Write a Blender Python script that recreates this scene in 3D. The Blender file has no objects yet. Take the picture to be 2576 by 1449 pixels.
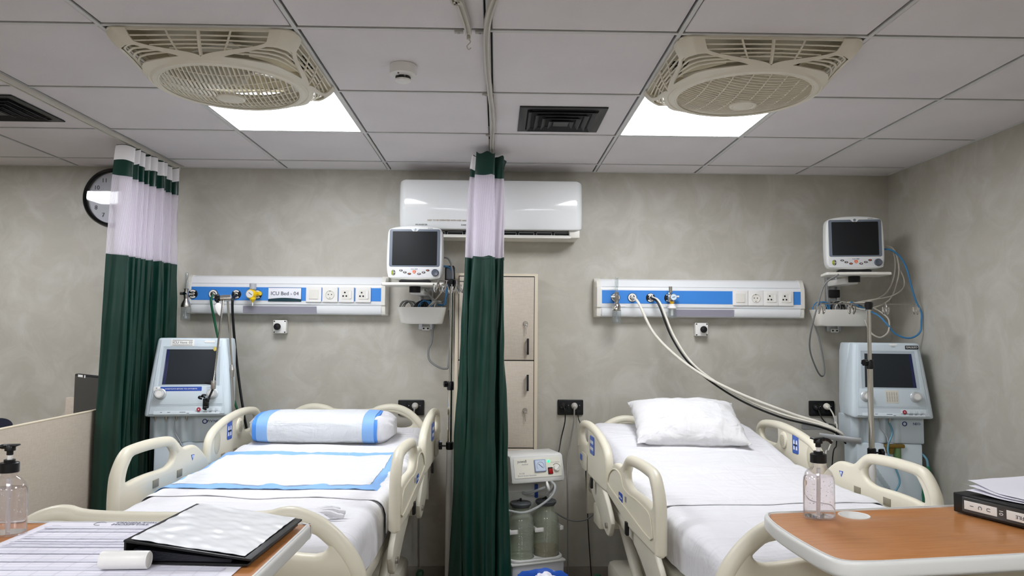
import bpy, bmesh, math, random
from mathutils import Vector, Matrix, noise
random.seed(7)
SC = bpy.context.scene
COL = SC.collection
PI = math.pi

# ------------------------------------------------------------------ camera
cam = bpy.data.objects.new('camera', bpy.data.cameras.new('camera'))
COL.objects.link(cam)
cam.data.sensor_fit = 'HORIZONTAL'
cam.data.sensor_width = 36.0
cam.data.lens = 25.558
cam.data.clip_start = 0.05
_r = Vector((0.99974328, -0.02142622, 0.00736865))
_u = Vector((-0.00860043, -0.05797767, 0.99828083))
_f = Vector((0.02096217, 0.99808793, 0.05814706))
cam.matrix_world = Matrix(((_r.x, _u.x, -_f.x, 0.0), (_r.y, _u.y, -_f.y, -4.222), (_r.z, _u.z, -_f.z, 1.45), (0, 0, 0, 1)))
SC.camera = cam

# ------------------------------------------------------------------ world, exposure
wd = bpy.data.worlds.new('world'); SC.world = wd
wd.use_nodes = True
wd.node_tree.nodes['Background'].inputs[0].default_value = (0.9, 0.95, 1.0, 1)
wd.node_tree.nodes['Background'].inputs[1].default_value = 0.3
SC.view_settings.view_transform = 'Standard'
SC.view_settings.look = 'None'
SC.view_settings.gamma = 1.0
SC.view_settings.use_curve_mapping = False
SC.view_settings.exposure = 0.0
PANEL_POWER = 22.5         # emission of the ceiling light panels

# room: back wall y=0, right wall x=2.315, floor z=0, ceiling tiles at z=2.383
CZ = 2.383
XR, XL, YF = 2.315, -4.6, -7.4

# ------------------------------------------------------------------ materials
def srgb(h):
    h = h.lstrip('#')
    o = []
    for i in (0, 2, 4):
        c = int(h[i:i + 2], 16) / 255
        o.append(c / 12.92 if c <= 0.04045 else ((c + 0.055) / 1.055) ** 2.4)
    return (o[0], o[1], o[2], 1)

_M = {}
def mat(name, h, rough=0.5, metal=0.0, var=0.0, vs=6.0, bump=0.0, bs=80.0, trans=0.0, ior=1.45, emit=0.0, spec=0.5, coat=0.0, alpha=1.0, sub=0.0):
    if name in _M: return _M[name]
    m = bpy.data.materials.new(name); m.use_nodes = True
    nt = m.node_tree; b = nt.nodes['Principled BSDF']
    c = srgb(h)
    b.inputs['Base Color'].default_value = c
    b.inputs['Roughness'].default_value = rough
    b.inputs['Metallic'].default_value = metal
    b.inputs['IOR'].default_value = ior
    b.inputs['Specular IOR Level'].default_value = spec
    b.inputs['Transmission Weight'].default_value = trans
    b.inputs['Coat Weight'].default_value = coat
    b.inputs['Alpha'].default_value = alpha
    if emit:
        b.inputs['Emission Color'].default_value = c
        b.inputs['Emission Strength'].default_value = emit
    tc = None
    if var or bump:
        tc = nt.nodes.new('ShaderNodeTexCoord')
    if var:
        n = nt.nodes.new('ShaderNodeTexNoise'); n.inputs['Scale'].default_value = vs; n.inputs['Detail'].default_value = 5
        nt.links.new(tc.outputs['Object'], n.inputs['Vector'])
        r = nt.nodes.new('ShaderNodeValToRGB')
        r.color_ramp.elements[0].position = 0.3; r.color_ramp.elements[1].position = 0.7
        r.color_ramp.elements[0].color = tuple(x * (1 - var) for x in c[:3]) + (1,)
        r.color_ramp.elements[1].color = tuple(min(1, x * (1 + var)) for x in c[:3]) + (1,)
        nt.links.new(n.outputs['Fac'], r.inputs['Fac']); nt.links.new(r.outputs['Color'], b.inputs['Base Color'])
    if bump:
        n2 = nt.nodes.new('ShaderNodeTexNoise'); n2.inputs['Scale'].default_value = bs; n2.inputs['Detail'].default_value = 4
        nt.links.new(tc.outputs['Object'], n2.inputs['Vector'])
        bp = nt.nodes.new('ShaderNodeBump'); bp.inputs['Strength'].default_value = bump; bp.inputs['Distance'].default_value = 0.004
        nt.links.new(n2.outputs['Fac'], bp.inputs['Height']); nt.links.new(bp.outputs['Normal'], b.inputs['Normal'])
    _M[name] = m
    return m

def plaster(name, c0, c1, c2):
    m = bpy.data.materials.new(name); m.use_nodes = True
    nt = m.node_tree; b = nt.nodes['Principled BSDF']; L = nt.links
    tc = nt.nodes.new('ShaderNodeTexCoord')
    n1 = nt.nodes.new('ShaderNodeTexNoise'); n1.inputs['Scale'].default_value = 1.7; n1.inputs['Detail'].default_value = 6; n1.inputs['Roughness'].default_value = 0.62; n1.inputs['Distortion'].default_value = 1.3
    n2 = nt.nodes.new('ShaderNodeTexNoise'); n2.inputs['Scale'].default_value = 5.0; n2.inputs['Detail'].default_value = 7; n2.inputs['Roughness'].default_value = 0.62; n2.inputs['Distortion'].default_value = 1.1
    for n in (n1, n2): L.new(tc.outputs['Object'], n.inputs['Vector'])
    r1 = nt.nodes.new('ShaderNodeValToRGB'); e = r1.color_ramp.elements
    e[0].position = 0.32; e[0].color = srgb(c0); e[1].position = 0.68; e[1].color = srgb(c1)
    L.new(n1.outputs['Fac'], r1.inputs['Fac'])
    r2 = nt.nodes.new('ShaderNodeValToRGB'); e = r2.color_ramp.elements
    e[0].position = 0.44; e[0].color = (0, 0, 0, 1); e[1].position = 0.74; e[1].color = (1, 1, 1, 1)
    L.new(n2.outputs['Fac'], r2.inputs['Fac'])
    mm = nt.nodes.new('ShaderNodeMath'); mm.operation = 'MULTIPLY'; mm.inputs[1].default_value = 0.8
    L.new(r2.outputs['Color'], mm.inputs[0])
    mx = nt.nodes.new('ShaderNodeMix'); mx.data_type = 'RGBA'
    L.new(mm.outputs[0], mx.inputs[0]); L.new(r1.outputs['Color'], mx.inputs[6]); mx.inputs[7].default_value = srgb(c2)
    L.new(mx.outputs[2], b.inputs['Base Color'])
    b.inputs['Roughness'].default_value = 0.48
    bp = nt.nodes.new('ShaderNodeBump'); bp.inputs['Strength'].default_value = 0.12; bp.inputs['Distance'].default_value = 0.01
    L.new(n2.outputs['Fac'], bp.inputs['Height']); L.new(bp.outputs['Normal'], b.inputs['Normal'])
    return m

def linen(name, c0, c1, sc=260):
    m = bpy.data.materials.new(name); m.use_nodes = True
    nt = m.node_tree; b = nt.nodes['Principled BSDF']; L = nt.links
    tc = nt.nodes.new('ShaderNodeTexCoord'); mp = nt.nodes.new('ShaderNodeMapping')
    mp.inputs['Scale'].default_value = (1, 1, 0.12)
    L.new(tc.outputs['Object'], mp.inputs['Vector'])
    n = nt.nodes.new('ShaderNodeTexNoise'); n.inputs['Scale'].default_value = sc; n.inputs['Detail'].default_value = 2
    L.new(mp.outputs[0], n.inputs['Vector'])
    mp2 = nt.nodes.new('ShaderNodeMapping'); mp2.inputs['Scale'].default_value = (0.12, 0.12, 1)
    L.new(tc.outputs['Object'], mp2.inputs['Vector'])
    n2 = nt.nodes.new('ShaderNodeTexNoise'); n2.inputs['Scale'].default_value = sc; n2.inputs['Detail'].default_value = 2
    L.new(mp2.outputs[0], n2.inputs['Vector'])
    ad = nt.nodes.new('ShaderNodeMath'); ad.operation = 'ADD'
    L.new(n.outputs['Fac'], ad.inputs[0]); L.new(n2.outputs['Fac'], ad.inputs[1])
    r = nt.nodes.new('ShaderNodeValToRGB'); e = r.color_ramp.elements
    dv = nt.nodes.new('ShaderNodeMath'); dv.operation = 'MULTIPLY'; dv.inputs[1].default_value = 0.5
    L.new(ad.outputs[0], dv.inputs[0]); L.new(dv.outputs[0], r.inputs['Fac'])
    e[0].position = 0.35; e[0].color = srgb(c0); e[1].position = 0.65; e[1].color = srgb(c1)
    L.new(r.outputs['Color'], b.inputs['Base Color']); b.inputs['Roughness'].default_value = 0.6
    return m

def woodgrain(name, c0, c1):
    m = bpy.data.materials.new(name); m.use_nodes = True
    nt = m.node_tree; b = nt.nodes['Principled BSDF']; L = nt.links
    tc = nt.nodes.new('ShaderNodeTexCoord'); mp = nt.nodes.new('ShaderNodeMapping')
    mp.inputs['Scale'].default_value = (2.2, 22, 22)
    L.new(tc.outputs['Object'], mp.inputs['Vector'])
    n = nt.nodes.new('ShaderNodeTexNoise'); n.inputs['Scale'].default_value = 4; n.inputs['Detail'].default_value = 8; n.inputs['Roughness'].default_value = 0.65
    L.new(mp.outputs[0], n.inputs['Vector'])
    r = nt.nodes.new('ShaderNodeValToRGB'); e = r.color_ramp.elements
    e[0].position = 0.3; e[0].color = srgb(c0); e[1].position = 0.7; e[1].color = srgb(c1)
    L.new(n.outputs['Fac'], r.inputs['Fac']); L.new(r.outputs['Color'], b.inputs['Base Color'])
    b.inputs['Roughness'].default_value = 0.3
    return m

def netting(name, h, lo, hi, period):
    """threads of a curtain net: stripes along U (metres of cloth) with clear gaps"""
    m = bpy.data.materials.new(name); m.use_nodes = True
    nt = m.node_tree; b = nt.nodes['Principled BSDF']; L = nt.links
    out = nt.nodes['Material Output']
    b.inputs['Base Color'].default_value = srgb(h); b.inputs['Roughness'].default_value = 0.7
    uv = nt.nodes.new('ShaderNodeUVMap'); sp = nt.nodes.new('ShaderNodeSeparateXYZ'); L.new(uv.outputs[0], sp.inputs[0])
    d = nt.nodes.new('ShaderNodeMath'); d.operation = 'DIVIDE'; d.inputs[1].default_value = period; L.new(sp.outputs['X'], d.inputs[0])
    fr = nt.nodes.new('ShaderNodeMath'); fr.operation = 'FRACT'; L.new(d.outputs[0], fr.inputs[0])
    gt = nt.nodes.new('ShaderNodeMath'); gt.operation = 'LESS_THAN'; gt.inputs[1].default_value = 0.45; L.new(fr.outputs[0], gt.inputs[0])
    ml = nt.nodes.new('ShaderNodeMath'); ml.operation = 'MULTIPLY_ADD'; ml.inputs[1].default_value = hi - lo; ml.inputs[2].default_value = lo; L.new(gt.outputs[0], ml.inputs[0])
    tr = nt.nodes.new('ShaderNodeBsdfTransparent'); tl = nt.nodes.new('ShaderNodeBsdfTranslucent'); tl.inputs['Color'].default_value = srgb(h)
    m1 = nt.nodes.new('ShaderNodeMixShader'); m1.inputs[0].default_value = 0.35; L.new(b.outputs[0], m1.inputs[1]); L.new(tl.outputs[0], m1.inputs[2])
    m2 = nt.nodes.new('ShaderNodeMixShader'); L.new(ml.outputs[0], m2.inputs[0]); L.new(tr.outputs[0], m2.inputs[1]); L.new(m1.outputs[0], m2.inputs[2])
    L.new(m2.outputs[0], out.inputs['Surface'])
    return m

# palette
WALL = plaster('wall_plaster', '#aeaa9e', '#bbb7ab', '#cac7bf')
TILE = mat('ceiling_tile', '#e4dfe0', 0.85, var=0.03, vs=3, bump=0.15, bs=220)
GRID = mat('grid_white', '#d8d8d6', 0.5)
DARK = mat('plenum_dark', '#16161a', 0.9)
FLOOR = mat('floor_vinyl', '#8a8278', 0.4, var=0.12, vs=5)
SKIRT = mat('skirting', '#8d857a', 0.5, var=0.06)
IVORY = mat('ivory_plastic', '#ddd7c3', 0.38, var=0.03, vs=3)
IVORY_D = mat('ivory_metal', '#cbc6b6', 0.42, var=0.04)
FANP = mat('fan_plastic', '#ebe5d4', 0.45, var=0.04, vs=5)
WHITE = mat('white_plastic', '#eceae6', 0.32)
WHITEG = mat('white_gloss', '#eef0f0', 0.12, coat=0.5)
OFFW = mat('offwhite_plastic', '#e4e1d8', 0.4)
BLACK = mat('black_plastic', '#0e0e10', 0.35)
BLACKM = mat('black_matte', '#141416', 0.7)
SCREEN = mat('screen_black', '#1a1c1e', 0.5, spec=0.3)
CHROME = mat('chrome', '#d8d6d2', 0.12, 1.0)
STEEL = mat('brushed_steel', '#b4b0aa', 0.32, 1.0)
ALU = mat('aluminium', '#b9bbbd', 0.4, 0.9)
BLUESTRIP = mat('blue_panel', '#3b86d8', 0.45)
BLUEINK = mat('blue_ink', '#2a4fa8', 0.5)
INK = mat('dark_ink', '#20242e', 0.6)
GREYINK = mat('grey_ink', '#8b8a92', 0.6)
VENT = mat('ventilator_blue_grey', '#cfdbe2', 0.4, var=0.025, vs=4)
VENT_D = mat('ventilator_edge', '#b4c0c8', 0.4)
GREEN = mat('curtain_green', '#0d3329', 0.32, var=0.12, vs=5, bump=0.2, bs=9)
GREENH = mat('hose_green', '#0d5a38', 0.4)
WHITECL = mat('white_cloth', '#ece9ea', 0.8, bump=0.12, bs=300)
def cloth(name, h, st=0.5, sx=4.0, sy=16.0, fine=0.0):
    m = bpy.data.materials.new(name); m.use_nodes = True
    nt = m.node_tree; b = nt.nodes['Principled BSDF']; L = nt.links
    b.inputs['Base Color'].default_value = srgb(h); b.inputs['Roughness'].default_value = 0.85
    b.inputs['Specular IOR Level'].default_value = 0.2
    tc = nt.nodes.new('ShaderNodeTexCoord')
    def layer(s, det, dist, mag):
        mp = nt.nodes.new('ShaderNodeMapping'); mp.inputs['Scale'].default_value = s; mp.inputs['Rotation'].default_value = (0, 0, 0.25)
        L.new(tc.outputs['Object'], mp.inputs['Vector'])
        n = nt.nodes.new('ShaderNodeTexNoise'); n.inputs['Scale'].default_value = 1.0; n.inputs['Detail'].default_value = det; n.inputs['Distortion'].default_value = dist
        L.new(mp.outputs[0], n.inputs['Vector'])
        k = nt.nodes.new('ShaderNodeMath'); k.operation = 'MULTIPLY'; k.inputs[1].default_value = mag
        L.new(n.outputs['Fac'], k.inputs[0]); return k.outputs[0]
    a1 = layer((sx, sy, 6), 3, 0.8, 1.0); a2 = layer((sy * 0.8, sx * 0.7, 6), 3, 1.2, 0.45); a3 = layer((220, 220, 220), 1, 0, fine)
    s1 = nt.nodes.new('ShaderNodeMath'); L.new(a1, s1.inputs[0]); L.new(a2, s1.inputs[1])
    s2 = nt.nodes.new('ShaderNodeMath'); L.new(s1.outputs[0], s2.inputs[0]); L.new(a3, s2.inputs[1])
    bp = nt.nodes.new('ShaderNodeBump'); bp.inputs['Strength'].default_value = st; bp.inputs['Distance'].default_value = 0.03
    L.new(s2.outputs[0], bp.inputs['Height']); L.new(bp.outputs['Normal'], b.inputs['Normal'])
    return m
SHEET = cloth('white_sheet', '#dad9dc', 0.55, 3.5, 15.0)
SHEET2 = cloth('draw_sheet_white', '#dcdbdd', 0.6, 3.0, 20.0)
PAD = cloth('underpad_white', '#d8dadc', 0.6, 5.0, 26.0, 0.05)
PADBLUE = mat('underpad_blue', '#86b2e6', 0.6, bump=0.25, bs=60)
PADBLUE2 = mat('underpad_blue_deep', '#4d8fe0', 0.6, bump=0.25, bs=60)
def thin_clear(name, h, ior=1.45, haze=0.0):
    m = bpy.data.materials.new(name); m.use_nodes = True
    nt = m.node_tree; L = nt.links
    gl = nt.nodes.new('ShaderNodeBsdfGlossy'); gl.inputs['Roughness'].default_value = 0.04
    tr = nt.nodes.new('ShaderNodeBsdfTransparent'); tr.inputs['Color'].default_value = srgb(h)
    df = nt.nodes.new('ShaderNodeBsdfDiffuse'); df.inputs['Color'].default_value = srgb(h)
    lw = nt.nodes.new('ShaderNodeLayerWeight'); lw.inputs['Blend'].default_value = 0.5
    pw = nt.nodes.new('ShaderNodeMath'); pw.operation = 'POWER'; pw.inputs[1].default_value = 3.5; L.new(lw.outputs['Facing'], pw.inputs[0])
    fr = nt.nodes.new('ShaderNodeMath'); fr.operation = 'MULTIPLY_ADD'; fr.inputs[1].default_value = 0.55; fr.inputs[2].default_value = 0.04; L.new(pw.outputs[0], fr.inputs[0])
    m0 = nt.nodes.new('ShaderNodeMixShader'); m0.inputs[0].default_value = haze
    L.new(tr.outputs[0], m0.inputs[1]); L.new(df.outputs[0], m0.inputs[2])
    m1 = nt.nodes.new('ShaderNodeMixShader'); L.new(fr.outputs[0], m1.inputs[0]); L.new(m0.outputs[0], m1.inputs[1]); L.new(gl.outputs[0], m1.inputs[2])
    L.new(m1.outputs[0], nt.nodes['Material Output'].inputs['Surface'])
    return m
CLEAR = thin_clear('clear_plastic', '#f4f6f6', 1.4, 0.05)
GREY = mat('grey_plastic', '#6d7076', 0.45)
GREYL = mat('light_grey_plastic', '#aeb0b4', 0.45)
RED = mat('red_plastic', '#c2301f', 0.4)
ORANGE = mat('orange_lamp', '#e8632f', 0.4)
YELLOW = mat('yellow_plastic', '#edc81d', 0.35)
BEIGE_LAM = linen('beige_laminate', '#bdb0a0', '#c8bdad')
BEIGE_EDGE = mat('beige_edging', '#cfc3ac', 0.5)
WOOD = woodgrain('table_laminate', '#b0713c', '#c48750')
PAPER = mat('paper', '#eceaf2', 0.7)
NETMAT = netting('curtain_net', '#e9e2ec', 0.42, 0.92, 0.0042)

# ------------------------------------------------------------------ geometry helpers
def T(x=0, y=0, z=0): return Matrix.Translation((x, y, z))
def Rx(a): return Matrix.Rotation(a, 4, 'X')
def Ry(a): return Matrix.Rotation(a, 4, 'Y')
def Rz(a): return Matrix.Rotation(a, 4, 'Z')
# frames: (u,v,w) -> upright plate facing the room (-y) ; lengthwise plate (y,z) facing +x
FRONT = Matrix(((1, 0, 0, 0), (0, 0, -1, 0), (0, 1, 0, 0), (0, 0, 0, 1)))
SIDE = Matrix(((0, 0, 1, 0), (1, 0, 0, 0), (0, 1, 0, 0), (0, 0, 0, 1)))

def smooth(pts, n=6, closed=False):
    P = [Vector(p) for p in pts]; N = len(P); out = []
    rng = N if closed else N - 1
    for i in range(rng):
        a = P[(i - 1) % N] if closed or i > 0 else P[0] * 2 - P[1]
        b = P[i]; c = P[(i + 1) % N]
        d = P[(i + 2) % N] if closed or i + 2 < N else P[-1] * 2 - P[-2]
        for k in range(n):
            t = k / n
            out.append(0.5 * ((2 * b) + (c - a) * t + (2 * a - 5 * b + 4 * c - d) * t * t + (3 * b - a - 3 * c + d) * t ** 3))
    if not closed: out.append(P[-1])
    return out

def rrect(w, h, r, n=5, cx=0, cy=0):
    o = []
    for sx, sy, a0 in ((1, 1, 0), (-1, 1, PI / 2), (-1, -1, PI), (1, -1, 1.5 * PI)):
        for k in range(n + 1):
            a = a0 + k / n * PI / 2
            o.append((cx + sx * (w / 2 - r) + r * math.cos(a), cy + sy * (h / 2 - r) + r * math.sin(a)))
    return o

def circ(r, n=24, cx=0, cy=0): return [(cx + r * math.cos(2 * PI * k / n), cy + r * math.sin(2 * PI * k / n)) for k in range(n)]

class G:
    def __init__(s): s.bm = bmesh.new()
    def box(s, c, d, bev=0, seg=2, M=None):
        vs = bmesh.ops.create_cube(s.bm, size=1)['verts']
        A = T(*c) @ Matrix.Diagonal((d[0], d[1], d[2], 1))
        if M is not None: A = M @ A
        bmesh.ops.transform(s.bm, matrix=A, verts=vs)
        if bev:
            es = list({e for v in vs for e in v.link_edges})
            bmesh.ops.bevel(s.bm, geom=es, offset=bev, segments=seg, affect='EDGES', profile=0.5)
        return s
    def ring(s, pts): return [s.bm.verts.new(p) for p in pts]
    def loft(s, rings, cap=True, closed=True):
        R = [s.ring(r) for r in rings]
        for a, b in zip(R, R[1:]):
            n = len(a)
            for i in range(n if closed else n - 1):
                j = (i + 1) % n
                s.bm.faces.new((a[i], a[j], b[j], b[i]))
        if cap and closed:
            s.bm.faces.new(list(reversed(R[0]))); s.bm.faces.new(R[-1])
        return s
    def lathe(s, prof, n=28, M=None, sx=1, sy=1):
        M = M or Matrix()
        rs = []
        for r, z in prof:
            r = max(r, 1e-4)
            rs.append([M @ Vector((sx * r * math.cos(2 * PI * k / n), sy * r * math.sin(2 * PI * k / n), z)) for k in range(n)])
        return s.loft(rs)
    def cyl(s, a, b, r, r2=None, n=20):
        a, b = Vector(a), Vector(b); d = b - a
        q = d.to_track_quat('Z', 'Y').to_matrix().to_4x4()
        return s.lathe([(r, 0), (r if r2 is None else r2, d.length)], n, T(*a) @ q)
    def tube(s, pts, r, n=8, sm=0, closed=False):
        P = [Vector(p) for p in pts]
        if sm: P = smooth(P, sm, closed)
        N = len(P); rings = []
        up = None
        for i in range(N):
            if closed: t = P[(i + 1) % N] - P[(i - 1) % N]
            else: t = P[min(i + 1, N - 1)] - P[max(i - 1, 0)]
            t.normalize()
            if up is None:
                up = Vector((0, 0, 1)) if abs(t.z) < 0.9 else Vector((1, 0, 0))
            up = up - t * up.dot(t)
            if up.length < 1e-6: up = t.orthogonal()
            up.normalize(); sd = t.cross(up)
            rr = r[min(i, len(r) - 1)] if isinstance(r, (list, tuple)) else r
            rings.append([P[i] + (up * math.cos(2 * PI * k / n) + sd * math.sin(2 * PI * k / n)) * rr for k in range(n)])
        if closed: rings.append(rings[0]); return s.loft(rings, cap=False)
        return s.loft(rings)
    def prism(s, poly, a, b, f):
        """extrude polygon poly (2-D) from a to b along the third axis; f(u,v,w)->xyz"""
        return s.loft([[f(u, v, a) for u, v in poly], [f(u, v, b) for u, v in poly]])
    def grid(s, nu, nv, f, thick=0.0, hole=None):
        V = [[s.bm.verts.new(f(i / nu, j / nv)) for j in range(nv + 1)] for i in range(nu + 1)]
        fs = []
        for i in range(nu):
            for j in range(nv):
                if hole and hole((i + .5) / nu, (j + .5) / nv): continue
                fs.append(s.bm.faces.new((V[i][j], V[i + 1][j], V[i + 1][j + 1], V[i][j + 1])))
        if thick:
            s.bm.normal_update()
            bmesh.ops.solidify(s.bm, geom=fs, thickness=thick)
        return s
    def mesh(s, me, M=None):
        n0 = len(s.bm.verts)
        s.bm.from_mesh(me)
        s.bm.verts.ensure_lookup_table()
        if M is not None: bmesh.ops.transform(s.bm, matrix=M, verts=s.bm.verts[n0:])
        bpy.data.meshes.remove(me)
        return s
    def plate(s, outline, depth, bev=0.002, holes=(), M=None, res=2):
        cu = bpy.data.curves.new('c', 'CURVE'); cu.dimensions = '2D'; cu.fill_mode = 'BOTH'
        bev = min(bev, depth / 2 - 1e-5)
        cu.extrude = depth / 2 - bev; cu.bevel_depth = bev; cu.bevel_resolution = res; cu.offset = -bev
        for pl in [outline] + list(holes):
            sp = cu.splines.new('POLY'); sp.points.add(len(pl) - 1)
            for p, q in zip(sp.points, pl): p.co = (q[0], q[1], 0, 1)
            sp.use_cyclic_u = True
        o = bpy.data.objects.new('c', cu)
        me = bpy.data.meshes.new_from_object(o)
        bpy.data.objects.remove(o); bpy.data.curves.remove(cu)
        return s.mesh(me, M)
    def text(s, body, size, M, depth=0.0006, align='CENTER'):
        cu = bpy.data.curves.new('t', 'FONT'); cu.body = body; cu.size = size; cu.extrude = depth; cu.align_x = align; cu.align_y = 'CENTER'
        cu.resolution_u = 3
        o = bpy.data.objects.new('t', cu)
        me = bpy.data.meshes.new_from_object(o)
        bpy.data.objects.remove(o); bpy.data.curves.remove(cu)
        return s.mesh(me, M)
    def done(s, name, m, parent=None, sharp=38, flat=False, M=None, uv=None):
        me = bpy.data.meshes.new(name)
        bmesh.ops.remove_doubles(s.bm, verts=s.bm.verts, dist=1e-6)
        bmesh.ops.recalc_face_normals(s.bm, faces=s.bm.faces)
        s.bm.to_mesh(me); s.bm.free()
        me.materials.append(m)
        if not flat:
            me.polygons.foreach_set('use_smooth', [True] * len(me.polygons))
            me.set_sharp_from_angle(angle=math.radians(sharp))
        o = bpy.data.objects.new(name, me); COL.objects.link(o)
        if parent: o.parent = parent
        if M is not None: o.matrix_local = M
        return o

def tag(o, label=None, cat=None, group=None, kind=None):
    if label: o['label'] = label
    if cat: o['category'] = cat
    if group: o['group'] = group
    if kind: o['kind'] = kind
    return o
def thing(name, label, cat, loc=(0, 0, 0), rz=0.0, group=None):
    o = bpy.data.objects.new(name, None); COL.objects.link(o)
    o.empty_display_size = 0.05
    o.location = loc; o.rotation_euler = (0, 0, rz)
    return tag(o, label, cat, group)
def dup(o, parent=None, loc=None):
    c = o.copy(); COL.objects.link(c)
    if parent: c.parent = parent
    if loc: c.location = loc
    return c
def struct(name, g, m, parent=None, **k):
    o = g.done(name, m, parent, **k)
    if not parent: o['kind'] = 'structure'
    return o
def quad(w, h): return [(-w / 2, -h / 2), (w / 2, -h / 2), (w / 2, h / 2), (-w / 2, h / 2)]

# ------------------------------------------------------------------ room shell
struct('floor', G().box(((XL + XR) / 2, YF / 2, -0.05), (XR - XL + 0.4, -YF + 0.4, 0.1)), FLOOR)
struct('wall_back', G().box(((XL + XR) / 2, 0.06, 1.32), (XR - XL + 0.4, 0.12, 2.64)), WALL)
struct('wall_right', G().box((XR + 0.06, YF / 2, 1.32), (0.12, -YF + 0.0, 2.64)), WALL)
struct('wall_left', G().box((XL - 0.06, YF / 2, 1.32), (0.12, -YF + 0.0, 2.64)), WALL)
struct('wall_front', G().box(((XL + XR) / 2, YF - 0.06, 1.32), (XR - XL + 0.4, 0.12, 2.64)), WALL)
struct('baseboard_back', G().box(((XL + XR) / 2, -0.007, 0.055), (XR - XL, 0.014, 0.11), 0.003), SKIRT)
struct('baseboard_right', G().box((XR - 0.007, YF / 2, 0.055), (0.014, -YF - 0.03, 0.11), 0.003), SKIRT)

ceil = struct('ceiling', G().box(((XL + XR) / 2, YF / 2, CZ + 0.2), (XR - XL, -YF, 0.02)), DARK)
gx = [0.567 + 0.6 * k for k in range(-8, 3)]
gx = [x for x in gx if XL + 0.05 < x < XR - 0.05]
gy = [-0.204 - 0.6 * k for k in range(0, 12)]
xs = [XL] + gx + [XR]; ys = [0.0] + gy + [YF]
FANCELLS = [(-1.233, -2.004), (0.567, -2.004)]
LIGHTCELLS = [(-1.233, -1.404), (0.567, -1.404), (-3.033, -1.404), (-1.233, -4.404), (0.567, -4.404), (-3.033, -4.404), (-1.233, -6.804), (0.567, -6.804), (-3.033, -6.804)]
def is_cell(x, y, L): return any(abs(x - a) < 0.02 and abs(y - b) < 0.02 for a, b in L)
tm = {}
for i in range(len(xs) - 1):
    for j in range(len(ys) - 1):
        x0, x1 = xs[i], xs[i + 1]; y1, y0 = ys[j], ys[j + 1]
        if is_cell(x0, y0, FANCELLS) or is_cell(x0, y0, LIGHTCELLS): continue
        w, d = x1 - x0 - 0.0245, y1 - y0 - 0.0245
        key = (round(w, 3), round(d, 3))
        if key not in tm:
            o = G().box((0, 0, 0.008), (w, d, 0.016), 0.002, 1).done('ceiling_tile', TILE, ceil)
            tm[key] = o
        else:
            o = dup(tm[key], ceil)
        o.location = ((x0 + x1) / 2, (y0 + y1) / 2, CZ)
for k, x in enumerate(gx):
    g = G().box((0, YF / 2, 0), (0.0125, -YF - 0.01, 0.004)); g.box((0, YF / 2, 0.02), (0.004, -YF - 0.01, 0.036))
    o = g.done('grid_main_runner', GRID, ceil, flat=True); o.location = (x, 0, CZ - 0.001)
for y in gy:
    g = G().box(((XL + XR) / 2, 0, 0), (XR - XL - 0.01, 0.0125, 0.0036)); g.box(((XL + XR) / 2, 0, 0.02), (XR - XL - 0.01, 0.004, 0.036))
    o = g.done('grid_cross_runner', GRID, ceil, flat=True); o.location = (0, y, CZ - 0.0008)
g = G().box(((XL + XR) / 2, -0.008, CZ), (XR - XL, 0.016, 0.004)).box((XR - 0.008, YF / 2, CZ), (0.016, -YF, 0.004))
g.done('grid_edge_angle', GRID, ceil, flat=True)

# ------------------------------------------------------------------ ceiling light panels
LED = mat('light_diffuser', '#f6f9ff', 0.4, emit=PANEL_POWER)
where = ['behind the ceiling fan over the left bed', 'behind the ceiling fan over the right bed', 'over the desk corner at the far left',
         'above the left aisle behind the camera', 'above the right aisle behind the camera', 'above the far left aisle behind the camera',
         'near the front wall on the left aisle', 'near the front wall on the right aisle', 'near the front wall at the far left']
for (x, y), w in zip(LIGHTCELLS, where):
    t = thing('ceiling_light', 'square white light panel ' + w, 'light panel', (x + 0.3, y + 0.3, CZ), 0, 'ceiling light panels')
    G().plate(quad(0.584, 0.584), 0.012, 0.002, [quad(0.566, 0.566)], T(0, 0, 0.004)).done('frame', GRID, t)
    G().box((0, 0, 0.006), (0.57, 0.57, 0.004)).done('diffuser', LED, t, flat=True)

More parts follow.
